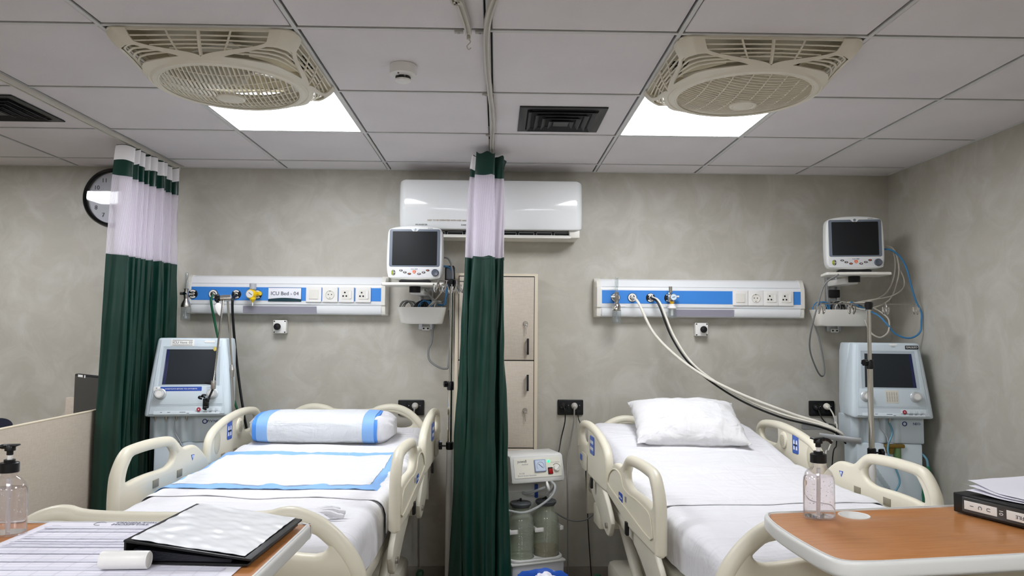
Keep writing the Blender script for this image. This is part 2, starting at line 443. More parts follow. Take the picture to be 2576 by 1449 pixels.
# ------------------------------------------------------------------ ceiling fans
SLOT = mat('fan_slot', '#2a2823', 0.8)
FANIN = mat('fan_inner', '#d2cab6', 0.5)
BLADE = mat('fan_blade', '#dcd6c4', 0.3, trans=0.35)
def fan_pt(phi, t):
    c, s = math.cos(phi), math.sin(phi)
    rs = 0.294 / max(abs(c), abs(s))
    rs = min(rs, 0.392)
    rc = 0.256
    e = t ** 1.15
    r = rs + (rc - rs) * e
    z = -0.008 - 0.10 * (t ** 0.8) - 0.004 * math.sin(PI * t)
    return Vector((r * c, r * s, z))
def make_fan(label, cx, cy, barrot, slotcorner):
    t = thing('ceiling_fan', label, 'fan', (cx, cy, CZ), 0, 'box fans set into the ceiling grid')
    t.scale = (1, 1, 0.83)
    # square collar at the ceiling
    G().plate(rrect(0.588, 0.588, 0.03), 0.008, 0.002, [rrect(0.555, 0.555, 0.03)], T(0, 0, -0.006)).done('collar', FANP, t)
    for q in range(4):
        ph0 = PI / 4 + q * PI / 2
        def wid(tt):
            k = min(1, max(0, (tt - 0.25) / 0.62)); k = k * k * (3 - 2 * k)
            return math.radians(8.0 + 37.0 * k)
        def f(u, v):
            a = u * 2 - 1
            p = fan_pt(ph0 + a * wid(v), v)
            bulge = 0.012 * (1 - a * a) * math.sin(PI * min(1, v * 1.05)) if v < 0.95 else 0
            return p - Vector((0, 0, bulge * 0.6))
        g = G()
        g.grid(32, 24, f, 0.007, lambda a, b: abs(a * 2 - 1) < 0.66 and 0.33 < b < 0.80)
        g.done('arm', FANP, t)
        g = G()
        for kk in range(4):
            tt = 0.40 + 0.1 * kk
            ww = wid(tt) * 0.68
            pts = [fan_pt(ph0 - ww + 2 * ww * i / 8, tt) + Vector((0, 0, 0.006)) for i in range(9)]
            g.tube(pts, 0.004, 6)
        g.done('louvre', FANP, t)
        # side grille between this arm and the next
        s0 = ph0 + PI / 4
        g = G()
        for tt in (0.04, 0.17, 0.30, 0.43, 0.56):
            hw = PI / 4 - wid(tt) + 0.03
            g.tube([fan_pt(s0 - hw + 2 * hw * i / 14, tt) + Vector((0, 0, 0.004)) for i in range(15)], 0.0032, 6)
        for aa, rr in ((-0.33, 0.0035), (0, 0.006), (0.33, 0.0035)):
            g.tube([fan_pt(s0 + aa * (1 - 0.25 * i / 8), 0.02 + 0.8 * i / 8) for i in range(9)], rr, 6)
        g.done('side_grille', FANP, t)
    ring = [(0.226, -0.100), (0.227, -0.112), (0.236, -0.120), (0.249, -0.119), (0.259, -0.109), (0.258, -0.100), (0.245, -0.098)]
    G().loft([[Vector((r * math.cos(a), r * math.sin(a), z)) for r, z in ring] for a in [2 * PI * k / 72 for k in range(73)]], cap=False).done('ring', FANP, t)
    # groove line of the grille rim
    G().tube([(0.232 * math.cos(2 * PI * k / 72), 0.232 * math.sin(2 * PI * k / 72), -0.118) for k in range(72)], 0.0035, 6, closed=True).done('grille_rim', FANP, t)
    # domed bottom grille: curved slats and cross ribs
    R = 0.228
    def dz(x, y): return -0.114 - 0.046 * (1 - min(1, (x * x + y * y) / (R * R)))
    g = G(); ca, sa = math.cos(barrot), math.sin(barrot)
    n = 31
    for k in range(1, n):
        x = -R + 2 * R * k / n
        h = math.sqrt(max(0, R * R - x * x)) * 0.995
        P = []
        for i in range(17):
            y = -h + 2 * h * i / 16
            xx = x
            P.append((xx, y))
        lo = [Vector((x1 * ca - y1 * sa, x1 * sa + y1 * ca, dz(x1, y1))) for x1, y1 in P]
        tk = Vector((ca, sa, 0)) * 0.0016
        for a, b in zip(lo, lo[1:]):
            up = Vector((0, 0, 0.010))
            v = [s_ for s_ in (a - tk, a + tk, b + tk, b - tk)]
            w = [p + up for p in v]
            g.loft([v, w])
    g.done('grille_slats', FANP, t)
    g = G()
    for k in range(1, 8):
        y = -R + 2 * R * k / 8
        h = math.sqrt(R * R - y * y)
        P = [(-h + 2 * h * i / 14, y + 0.0) for i in range(15)]
        g.tube([Vector((x1 * ca - y1 * sa, x1 * sa + y1 * ca, dz(x1, y1) + 0.003)) for x1, y1 in P], 0.0024, 5)
    g.done('grille_ribs', FANP, t)
    hub = G().lathe([(0.0, -0.1645), (0.030, -0.164), (0.034, -0.1615), (0.040, -0.1645), (0.046, -0.1625), (0.048, -0.157), (0.048, -0.150), (0.0, -0.150)], 40).done('hub_cap', FANP, t)
    # inside: duct, motor, blades, roof with slots
    G().loft([[Vector((r * math.cos(a), r * math.sin(a), z)) for r, z in ((0.222, -0.100), (0.212, -0.06), (0.217, -0.06), (0.236, -0.100))] for a in [2 * PI * k / 48 for k in range(49)]], cap=False).done('duct', FANIN, t)
    G().box((0, 0, 0.085), (0.56, 0.56, 0.01)).plate(rrect(0.57, 0.57, 0.02), 0.09, 0.002, [rrect(0.555, 0.555, 0.02)], T(0, 0, 0.045)).done('housing', FANIN, t)
    G().lathe([(0.0, -0.085), (0.05, -0.085), (0.055, -0.06), (0.055, 0.05), (0.0, 0.05)], 28).cyl((0, 0, 0.04), (0, 0, 0.081), 0.03).done('motor', FANP, t)
    for k in range(3):
        g = G()
        def bl(u, v, k=k):
            r = 0.05 + 0.155 * u; w = 0.05 + 0.05 * math.sin(PI * u * 0.8)
            a = k * 2 * PI / 3 + 0.5 + (v - 0.5) * w * 2 / (r + 0.02)
            return Vector((r * math.cos(a), r * math.sin(a), -0.03 + (v - 0.5) * 0.045))
        g.grid(8, 6, bl, 0.003).done('blade', BLADE, t)
    g = G()
    for (qx, qy) in slotcorner:
        for a in range(6):
            for b in range(4):
                g.box((qx * (0.165 + a * 0.017), qy * (0.12 + b * 0.036), 0.0785), (0.007, 0.026, 0.003))
    tag(g.done('vent_slots', SLOT, t, flat=True), kind='stuff')
    return t
make_fan('beige box ceiling fan above the left bed, grille slats running away from view', -0.933, -1.704, 0.12, [(-1, -1), (1, 1), (-1, 1)])
make_fan('beige box ceiling fan above the right bed, grille slats running side to side', 0.867, -1.704, PI / 2 + 0.1, [(1, -1), (-1, 1), (1, 1)])

# ------------------------------------------------------------------ square air diffusers
VENTB = mat('diffuser_black', '#1b1c1e', 0.45)
def diffuser(label, cx, cy):
    t = thing('air_diffuser', label, 'air vent', (cx, cy, CZ), 0, 'black air diffusers')
    G().plate(quad(0.37, 0.37), 0.006, 0.002, [quad(0.30, 0.30)], T(0, 0, -0.004)).done('flange', VENTB, t)
    G().box((0, 0, -0.001), (0.31, 0.31, 0.002)).done('throat', BLACKM, t, flat=True)
    for k, w in enumerate((0.285, 0.222, 0.16, 0.10)):
        z0, z1 = -0.004 - 0.004 * k, -0.015 - 0.004 * k
        def sq(h, z): return [Vector((a * h, b * h, z)) for a, b in ((-1, -1), (1, -1), (1, 1), (-1, 1))]
        G().loft([sq(w / 2 - 0.012, z0), sq(w / 2 + 0.004, z1), sq(w / 2 + 0.001, z1 - 0.002), sq(w / 2 - 0.014, z0 - 0.002), sq(w / 2 - 0.012, z0)], cap=False).done('cone', VENTB, t, sharp=20)
    G().box((0, 0, -0.022), (0.066, 0.066, 0.003)).done('centre_plate', VENTB, t)
    return t
diffuser('black square air diffuser beside the middle curtain track', 0.275, -1.064)
diffuser('black square air diffuser at the far left edge above the desk', -2.145, -1.12)

# ------------------------------------------------------------------ smoke detector
t = thing('smoke_detector', 'round white smoke detector on the ceiling between the fans', 'smoke detector', (-0.338, -1.69, CZ))
G().lathe([(0.0, -0.026), (0.047, -0.026), (0.048, -0.022), (0.048, -0.001), (0.0, -0.001)][::-1], 40).done('base', WHITE, t)
G().lathe([(0.048, -0.026), (0.046, -0.034), (0.030, -0.041), (0.0, -0.041)], 40).done('cover', WHITE, t)
g = G()
for k in range(6):
    a0 = k * PI / 3
    P = [(0.0268 * math.cos(a0 + i * 0.13), 0.0268 * math.sin(a0 + i * 0.13)) for i in range(7)]
    g.loft([[Vector((x, y, -0.041)) for x, y in P] + [Vector((x * .9, y * .9, -0.041)) for x, y in P[::-1]], [Vector((x, y, -0.052)) for x, y in P] + [Vector((x * .9, y * .9, -0.052)) for x, y in P[::-1]]])
g.done('sensor_slot', BLACK, t, flat=True)
G().lathe([(0.0, -0.062), (0.02, -0.061), (0.028, -0.056), (0.028, -0.051), (0.0, -0.051)], 32).done('sensor_cap', WHITE, t)
G().cyl((-0.012, -0.035, -0.038), (-0.012, -0.035, -0.0405), 0.003).done('indicator_lamp', GREY, t)

# ------------------------------------------------------------------ curtain tracks
TRACK = mat('track_white', '#cfcbc0', 0.4)
def track(name, label, pts, w=0.019, h=0.02):
    P = smooth(pts, 8)
    rings = []
    for i, p in enumerate(P):
        d = (P[min(i + 1, len(P) - 1)] - P[max(i - 1, 0)]); d.z = 0; d.normalize()
        n = Vector((-d.y, d.x, 0))
        rings.append([p + n * a + Vector((0, 0, b)) for a, b in ((w / 2, 0), (w / 2, -h), (0.004, -h), (0.004, -h + 0.006), (-0.004, -h + 0.006), (-0.004, -h), (-w / 2, -h), (-w / 2, 0))])
    o = G().loft(rings).done(name, TRACK, None, sharp=30)
    return tag(o, label, 'curtain track', 'curtain tracks')
tz = CZ - 0.004
track('curtain_track', 'white curtain track along the ceiling at the left curtain', [(-1.84, -0.03, tz), (-1.838, -0.8, tz), (-1.836, -2.0, tz), (-1.836, -4.6, tz)])
track('curtain_track', 'long wavy white ceiling track holding the middle curtain', [(-0.028, -0.10, tz), (-0.03, -0.7, tz), (-0.024, -1.1, tz), (-0.034, -1.5, tz), (-0.04, -1.85, tz), (-0.034, -2.1, tz), (-0.005, -2.3, tz), (0.06, -2.6, tz), (0.1, -4.6, tz)])
track('curtain_track', 'short white ceiling track ending in a dangling hook', [(-0.094, -2.02, tz), (-0.098, -2.1, tz), (-0.112, -2.24, tz), (-0.135, -2.45, tz), (-0.16, -4.4, tz)])
CLIP = mat('track_clip_grey', '#b9b7b2', 0.4)
for (x, y, lab) in ((-0.06, -2.004, 'small ceiling clip joining the two curtain tracks'), (-0.125, -2.004, 'small ceiling clip left of the short track end'), (-0.05, -1.404, 'small ceiling clip beside the middle track above the smoke detector tile'), (-0.045, -0.804, 'small ceiling clip beside the middle track near the middle curtain')):
    g = G().box((x, y, CZ - 0.006), (0.028, 0.016, 0.007), 0.002).cyl((x, y, CZ - 0.009), (x, y, CZ - 0.012), 0.004)
    tag(g.done('track_clip', CLIP), lab, 'clip', 'curtain track clips')
def hook(name, label, x, y, z):
    g = G().box((x, y, z - 0.004), (0.012, 0.012, 0.014), 0.002)
    g.tube([(x, y, z - 0.01), (x + 0.006, y, z - 0.018), (x, y, z - 0.026), (x - 0.005, y, z - 0.033), (x + 0.001, y, z - 0.043), (x + 0.008, y, z - 0.037)], 0.0016, 6, 4)
    return tag(g.done(name, TRACK), label, 'hook', 'curtain hooks')
hook('curtain_hook', 'dangling curtain hook at the end of the short track', -0.094, -2.012, tz - 0.018)
hook('curtain_hook', 'curtain hook at the wall end of the left track', -1.84, -0.035, tz - 0.018)
for k in range(5):
    o = hook('curtain_hook', 'curtain hook of the left curtain, number %s from the front' % ['first', 'second', 'third', 'fourth', 'fifth'][k], -1.84, -0.62 + 0.11 * k, tz - 0.018)

# ------------------------------------------------------------------ curtains
def curtain(label, top, bot, zs, tape_side, wave=0.006):
    """top/bot: plan polylines of the folded cloth; zs = header top, band bottom, net bottom, hem"""
    zt, zb, zn, zh = zs
    t = thing('privacy_curtain', label, 'curtain', (sum(p[0] for p in bot) / len(bot), sum(p[1] for p in bot) / len(bot), zh), 0, 'green privacy curtains')
    off = t.location.copy()
    P0 = smooth([(x, y, 0) for x, y in top], 10); P1 = smooth([(x, y, 0) for x, y in bot], 10)
    N = len(P0)
    L = [0.0]
    for a, b in zip(P1, P1[1:]): L.append(L[-1] + (b - a).length * 1.15)
    def pos(i, z, o=0.0):
        f = (zt - z) / (zt - zh); f = f ** 0.6
        p = P0[i].lerp(P1[i], f)
        d = P0[min(i + 1, N - 1)].lerp(P1[min(i + 1, N - 1)], f) - P0[max(i - 1, 0)].lerp(P1[max(i - 1, 0)], f)
        d.normalize(); n = Vector((-d.y, d.x, 0))
        w = noise.noise(Vector((i * 0.06, z * 2.2, zt))) * wave * (0.3 + f * 2.5)
        w += 0.009 * min(1, f * 1.6) * math.sin(L[i] * 2 * PI / 0.085 + 1.5 * math.sin(z * 2)) + 0.003 * noise.noise(Vector((i * 0.11, z * 9, 3)))
        p = p + n * (w + o)
        sag = 0.006 * math.sin(i * 0.45) if z > zb else 0
        return Vector((p.x - off.x, p.y - off.y, z - off.z + sag - (0.006 * abs(math.sin(i * 0.17)) if zb >= z > zn - 0.01 and z < zt - 0.02 else 0)))
    def panel(name, za, zb_, nz, m, o=0.0, thick=0.0012, uv=False):
        g = G(); bm = g.bm
        V = [[bm.verts.new(pos(i, za + (zb_ - za) * j / nz, o)) for j in range(nz + 1)] for i in range(N)]
        lay = bm.loops.layers.uv.new('UVMap') if uv else None
        for i in range(N - 1):
            for j in range(nz):
                fc = bm.faces.new((V[i][j], V[i + 1][j], V[i + 1][j + 1], V[i][j + 1]))
                if uv:
                    for lp, (ii, jj) in zip(fc.loops, ((i, j), (i + 1, j), (i + 1, j + 1), (i, j + 1))):
                        lp[lay].uv = (L[ii], jj / nz)
        me = bpy.data.meshes.new(name)
        bmesh.ops.recalc_face_normals(bm, faces=bm.faces)
        bm.to_mesh(me); bm.free(); me.materials.append(m)
        me.polygons.foreach_set('use_smooth', [True] * len(me.polygons))
        ob = bpy.data.objects.new(name, me); COL.objects.link(ob); ob.parent = t
        return ob
    panel('header_band', zt, zb, 4, GREEN)
    panel('heading_tape', zt - 0.004, zt - 0.078, 3, WHITECL, tape_side * 0.0032)
    panel('net', zb, zn, 12, NETMAT, 0, 0.0, True)
    panel('cloth', zn, zh, 44, GREEN)
    panel('hem_seam', zn + 0.004, zn - 0.012, 1, GREEN, -tape_side * 0.002)
    panel('bottom_hem', zh + 0.05, zh, 2, GREEN, tape_side * 0.002)
    return t
# left curtain: bunched along the track against the back wall
top = []; bot = []
random.seed(3)
nf = 9
for k in range(nf * 2 + 1):
    f = k / (nf * 2)
    s = 1 if k % 2 else -1
    a = random.uniform(0.75, 1.15)
    top.append((-1.838 + s * 0.042 * a, -0.66 + f * 0.54 + random.uniform(-.008, .008)))
    bot.append((-1.838 + s * 0.062 * a + (0.0 if f > 0.2 else -0.004), -0.74 + f * 0.62 + random.uniform(-.015, .015)))
curtain('green privacy curtain with white net top, bunched beside the wall clock', top, bot, (2.345, 2.195, 1.805, 0.14), -1)
# middle curtain: folds stacked one behind another, seen end-on
top = [(-0.055, -0.55), (-0.10, -0.575), (-0.105, -0.595), (-0.06, -0.603), (-0.02, -0.595), (-0.018, -0.57), (-0.075, -0.545), (-0.12, -0.53), (-0.118, -0.505), (-0.05, -0.5), (0.02, -0.515), (0.026, -0.49), (-0.04, -0.47), (-0.122, -0.46), (-0.12, -0.435), (-0.04, -0.43), (0.033, -0.44), (0.038, -0.41), (-0.05, -0.39), (-0.115, -0.37), (-0.11, -0.34), (-0.03, -0.345), (0.02, -0.35)]
bot = [(-0.10, -0.58), (-0.145, -0.64), (-0.14, -0.68), (-0.085, -0.675), (-0.045, -0.69), (0.0, -0.665), (-0.05, -0.63), (-0.17, -0.655), (-0.215, -0.635), (-0.19, -0.60), (-0.06, -0.60), (0.035, -0.655), (0.072, -0.63), (0.04, -0.59), (-0.15, -0.575), (-0.222, -0.57), (-0.20, -0.535), (-0.03, -0.55), (0.05, -0.60), (0.088, -0.56), (0.03, -0.525), (-0.12, -0.51), (-0.18, -0.49)]
curtain('green privacy curtain with white net top, hanging in the middle between the beds', top, bot, (2.345, 2.232, 1.815, 0.12), 1, 0.008)

# ------------------------------------------------------------------ wall clock
t = thing('wall_clock', 'round black-rimmed wall clock half hidden behind the left curtain', 'clock', (-2.215, 0, 2.197))
FM = T(0, 0, 0) @ FRONT
def ringm(ro, ri, z0, z1, n=64):
    return [[Vector((r * math.cos(a), r * math.sin(a), z)) for r, z in ((ri, z0), (ri, z1 - 0.008), (ri + 0.006, z1), ((ro + ri) / 2, z1 + 0.004), (ro - 0.004, z1 - 0.006), (ro, z0))] for a in [2 * PI * k / n for k in range(n + 1)]]
g = G().loft(ringm(0.173, 0.149, 0.002, 0.036), cap=False); g.bm.transform(FM); g.done('rim', BLACK, t)
g = G().lathe([(0.152, 0.004), (0.152, 0.010), (0.0, 0.010)], 48); g.bm.transform(FM); g.done('dial', mat('clock_dial', '#d8d8e0', 0.5), t)
for h in range(1, 13):
    a = PI / 2 - h * PI / 6
    G().text(str(h), 0.034, FM @ T(0.116 * math.cos(a), 0.116 * math.sin(a), 0.0108)).done('numeral', INK, t, flat=True)
def hand(name, ang, l, w, m, z):
    g = G().box((l / 2 - 0.015, 0, 0), (l + 0.03, w, 0.001)); g.bm.transform(FM @ T(0, 0, z) @ Rz(ang)); return g.done(name, m, t, flat=True)
hand('hour_hand', -PI / 2 - 0.12, 0.06, 0.008, INK, 0.013)
hand('minute_hand', -PI / 2 + 0.02, 0.085, 0.006, INK, 0.015)
hand('second_hand', PI + 0.32, 0.085, 0.002, INK, 0.017)
g = G().lathe([(0.0, 0.019), (0.006, 0.019), (0.006, 0.012), (0.0, 0.012)], 16); g.bm.transform(FM); g.done('hub', INK, t)
CGL = bpy.data.materials.new('clock_glass'); CGL.use_nodes = True
nt = CGL.node_tree; gl = nt.nodes.new('ShaderNodeBsdfGlossy'); gl.inputs['Roughness'].default_value = 0.02
trn = nt.nodes.new('ShaderNodeBsdfTransparent'); mxs = nt.nodes.new('ShaderNodeMixShader'); fr = nt.nodes.new('ShaderNodeFresnel'); fr.inputs['IOR'].default_value = 1.5
nt.links.new(fr.outputs[0], mxs.inputs[0]); nt.links.new(trn.outputs[0], mxs.inputs[1]); nt.links.new(gl.outputs[0], mxs.inputs[2])
nt.links.new(mxs.outputs[0], nt.nodes['Material Output'].inputs['Surface'])
g = G().lathe([(0.151, 0.026), (0.15, 0.028), (0.0, 0.029)], 48); g.bm.transform(FM); g.done('glass', CGL, t)

# ------------------------------------------------------------------ split air conditioner
t = thing('air_conditioner', 'white split air conditioner high on the back wall behind the middle curtain', 'air conditioner', (-0.036, 0, 1.96))
def acprof(k):     # front cover profile in (y,z), k shrinks towards the ends
    P = [(-0.13, 0.055), (-0.185, 0.05), (-0.2, 0.06), (-0.212, 0.10), (-0.219, 0.16), (-0.218, 0.22), (-0.208, 0.28), (-0.196, 0.32), (-0.18, 0.328), (-0.10, 0.33)]
    zc = 0.19
    return [(-0.06 + (y + 0.06) * (0.55 + 0.45 * k) if y < -0.06 else y, zc + (z - zc) * (0.86 + 0.14 * k)) for y, z in smooth2(P)]
def smooth2(P, n=4): return [(v.x, v.y) for v in smooth([(a, b, 0) for a, b in P], n)]
rings = []
HW = 0.515
for x in [-HW + 0.0] + [-HW + 0.045 * (1 - math.cos(a)) for a in (0.35, 0.7, 1.05, 1.35, 1.57)] + [HW - 0.045 * (1 - math.cos(a)) for a in (1.57, 1.35, 1.05, 0.7, 0.35)] + [HW]:
    d = (HW - abs(x)) / 0.045
    k = math.sqrt(max(0, 1 - (1 - min(1, d)) ** 2))
    pr = acprof(k)
    rings.append([Vector((x, y, z)) for y, z in pr] + [Vector((x, -0.05, pr[-1][1])), Vector((x, -0.05, pr[0][1]))])
G().loft(rings).done('front_cover', WHITEG, t, sharp=50)
G().box((0, -0.08, 0.185), (1.0, 0.155, 0.27), 0.012).done('body', OFFW, t)
def acl(x0, x1): return [[Vector((x, y, z)) for y, z in ((0, 0.005), (-0.12, 0.008), (-0.175, 0.036), (-0.182, 0.05), (-0.17, 0.058), (0, 0.058))] for x in (x0, x1)]
G().loft([[Vector((x, y, z)) for y, z in ((-0.002, 0.006), (-0.12, 0.006), (-0.125, 0.058), (-0.002, 0.058))] for x in (-0.49, 0.49)]).done('lower_body', OFFW, t)
G().box((-0.47, -0.145, 0.034), (0.06, 0.055, 0.05), 0.008).done('air_outlet_cheek', OFFW, t)
G().box((0.47, -0.145, 0.034), (0.06, 0.055, 0.05), 0.008).done('air_outlet_cheek', OFFW, t)
G().box((0, -0.132, 0.036), (0.9, 0.012, 0.04)).done('air_outlet', BLACK, t)
G().box((0, -0.158, 0.012), (0.9, 0.036, 0.012), 0.004, M=T(0, 0, 0)).done('flap', OFFW, t)
G().box((0, -0.165, 0.022), (0.9, 0.004, 0.004)).done('flap_edge', WHITE, t)
g = G()
for k in range(9):
    x = -0.4 + 0.1 * k
    g.tube([(x - 0.042, -0.16, 0.026), (x - 0.042, -0.16, 0.04), (x + 0.042, -0.16, 0.04), (x + 0.042, -0.16, 0.026)], 0.0016, 5)
g.done('guide_vanes', GREYL, t)
g = G().text('NOT TO BE OPERATED WITH WET HANDS', 0.012, T(-0.235, -0.2128, 0.096) @ Rx(PI / 2 + 0.27)); g.done('notice_lettering', mat('tan_ink', '#b7a58c', 0.6), t, flat=True)
g = G().text('PM INVERTER', 0.011, T(-0.385, -0.2052, 0.072) @ Rx(PI / 2 + 0.33)); g.text('DAIKIN', 0.012, T(-0.145, -0.2052, 0.072) @ Rx(PI / 2 + 0.33)); g.done('lettering', INK, t, flat=True)

# ------------------------------------------------------------------ bedhead panels (medical gas rail with sockets)
BHP = mat('bedhead_white', '#e9ebec', 0.22, coat=0.3)
BHG = mat('bedhead_lens', '#8f8d98', 0.35)
def wall_plate(p, x, kind):
    o = G().plate(rrect(0.087, 0.087, 0.004), 0.009, 0.002, (), T(x, -0.0845, 1.645) @ FRONT).done('wall_plate', WHITE, p)
    def sub(g, name, m): return g.done(name, m, o)
    Y = -0.0885
    if kind == 'switch':
        sub(G().plate(rrect(0.052, 0.052, 0.003), 0.005, 0.001, (), T(x, Y - 0.002, 1.645) @ FRONT), 'rocker', OFFW)
    elif kind == 'round':
        g = G().lathe([(0.026, 0.0), (0.026, 0.004), (0.0225, 0.005), (0.02, 0.001), (0.0, 0.001)], 32); g.bm.transform(T(x, Y, 1.645) @ FRONT); sub(g, 'socket_well', OFFW)
        sub(G().cyl((x - 0.009, Y - 0.0005, 1.645), (x - 0.009, Y - 0.002, 1.645), 0.003, n=12).cyl((x + 0.009, Y - 0.0005, 1.645), (x + 0.009, Y - 0.002, 1.645), 0.003, n=12).box((x, Y - 0.002, 1.665), (0.004, 0.002, 0.006)).box((x, Y - 0.002, 1.625), (0.004, 0.002, 0.006)), 'socket_holes', INK)
    else:
        sub(G().plate(rrect(0.052, 0.052, 0.003), 0.004, 0.001, (), T(x, Y - 0.001, 1.645) @ FRONT), 'socket_face', OFFW)
        g = G()
        for dx, dz in ((-0.008, 0.012), (-0.017, -0.008), (0.001, -0.008)):
            g.box((x + dx, Y - 0.0035, 1.645 + dz), (0.006, 0.001, 0.009)); g.box((x + dx, Y - 0.0035, 1.645 + dz), (0.010, 0.001, 0.004))
        sub(g, 'socket_holes', INK)
        sub(G().plate(rrect(0.012, 0.045, 0.002), 0.006, 0.001, (), T(x + 0.024, Y - 0.003, 1.645) @ FRONT), 'rocker', WHITE)
def gas_outlet(p, x, ring):
    g = G().lathe([(0.026, 0), (0.026, 0.004), (0.024, 0.006), (0.0, 0.006)], 32); g.bm.transform(T(x, -0.081, 1.642) @ FRONT)
    o = g.done('gas_outlet', BLACK, p)
    if ring == 'white':
        G().plate(circ(0.0235, 32), 0.001, 0.0003, [circ(0.015, 32)], T(x, -0.0875, 1.642) @ FRONT).done('label_ring', WHITE, o)
    else:
        g = G()
        for s in (1, -1):
            P = [(0.0235 * math.cos(s * (0.8 + k * 0.11)), 0.0235 * math.sin(s * (0.8 + k * 0.11))) for k in range(15)]
            Q = [(a * 0.62, b * 0.62) for a, b in P[::-1]]
            g.plate(P + Q, 0.001, 0.0003, (), T(x, -0.0875, 1.642) @ FRONT)
        g.done('label_ring', WHITE, o)
    g = G().lathe([(0.013, 0.005), (0.012, 0.012), (0.006, 0.014), (0.0, 0.012)], 24); g.bm.transform(T(x, -0.081, 1.642) @ FRONT)
    g.done('valve', CHROME, o)
def bedhead(label, x0, x1, outlets, plates, lens, caps):
    t = thing('bedhead_panel', label, 'bedhead panel', ((x0 + x1) / 2, 0, 1.53), 0, 'bedhead panels on the back wall')
    off = T(-(x0 + x1) / 2, 0, -1.53)
    holder = bpy.data.objects
    def put(o): o.matrix_local = off @ o.matrix_local; return o
    P = [(0, 1.532), (-0.055, 1.532), (-0.066, 1.545), (-0.07, 1.56), (-0.07, 1.582), (-0.078, 1.588), (-0.08, 1.60), (-0.08, 1.69), (-0.077, 1.702), (-0.074, 1.706), (-0.066, 1.725), (-0.052, 1.742), (-0.035, 1.75), (0, 1.75)]
    cl, cr = caps
    objs = []
    objs.append(G().loft([[Vector((x, y, z)) for y, z in P] for x in (x0 + 0.03 * cl, x1 - 0.03 * cr)]).done('body', BHP, t, sharp=25))
    PC = [(y * 1.05 - 0.0, 1.64 + (z - 1.64) * 1.02) for y, z in smooth2(P, 2)]
    for c, a, b in ((cl, x0, x0 + 0.034), (cr, x1 - 0.034, x1)):
        if c:
            objs.append(G().loft([[Vector((x, y * (0.75 if abs(x - (x0 if a == x0 else x1)) < 1e-6 else 1), z)) for y, z in PC] for x in ((a, a + 0.012, b) if a == x0 else (a, b - 0.012, b))]).done('end_cap', OFFW, t, sharp=40))
    xs0, xs1 = x0 + 0.04 * cl, x1 - 0.034 * cr
    objs.append(G().box(((xs0 + xs1) / 2, -0.0805, 1.646), (xs1 - xs0, 0.002, 0.075)).done('blue_strip', BLUESTRIP, t))
    # lower rounded covers with the lamp lens between them
    la, lb = lens
    Q = [(-0.05, 1.5335), (-0.068, 1.537), (-0.076, 1.548), (-0.079, 1.565), (-0.079, 1.578), (-0.05, 1.578)]
    for a, b in ((xs0, la), (lb, xs1)):
        objs.append(G().loft([[Vector((x, y, z)) for y, z in Q] for x in (a, b)]).done('lower_cover', BHP, t, sharp=30))
    objs.append(G().box(((la + lb) / 2, -0.0715, 1.557), (lb - la - 0.004, 0.004, 0.04)).done('lamp_lens', BHG, t))
    objs.append(G().box(((xs0 + xs1) / 2, -0.0775, 1.7035), (xs1 - xs0, 0.001, 0.0015)).done('seam', GREYL, t))
    n0 = len(t.children)
    for x, k in outlets: gas_outlet(t, x, k)
    for x, k in plates: wall_plate(t, x, k)
    for o in t.children: put(o)
    return t
bl = bedhead('white bedhead panel with blue strip and ICU Bed - 04 sign', -1.765, -0.622, [(-1.715, 'split'), (-1.601, 'white'), (-1.472, 'split'), (-1.354, 'split')], [(-1.036, 'switch'), (-0.944, 'round'), (-0.852, 'universal'), (-0.757, 'universal')], (-1.437, -1.02), (1, 1))
offL = T(1.1935, 0, -1.53)
o = G().plate(quad(0.186, 0.078), 0.004, 0.001, (), T(-1.199, -0.084, 1.643) @ FRONT).done('sign_holder', mat('sign_dark', '#183a44', 0.4), bl); o.matrix_local = offL
sg = [(-0.092, 0.037), (0.092, 0.037), (0.092, -0.026)] + [(0.092 - 0.184 * k / 10, -0.026 + 0.007 * math.sin(PI * k / 10)) for k in range(1, 10)] + [(-0.092, -0.026)]
s1 = G().plate(sg[::-1], 0.002, 0.0005, (), T(-1.199, -0.0872, 1.643) @ FRONT).done('sign', mat('sign_white', '#e9eaf1', 0.4), bl); s1.matrix_local = offL
G().text('ICU Bed - 04', 0.0295, T(-1.199, -0.0885, 1.648) @ FRONT).done('lettering', INK, s1, flat=True)
bedhead('white bedhead panel with plain blue strip over the right bed', 0.562, 1.782, [(0.679, 'white'), (0.775, 'white'), (0.88, 'split'), (0.985, 'split')], [(1.396, 'switch'), (1.485, 'round'), (1.573, 'universal'), (1.66, 'universal')], (1.008, 1.365), (1, 1))

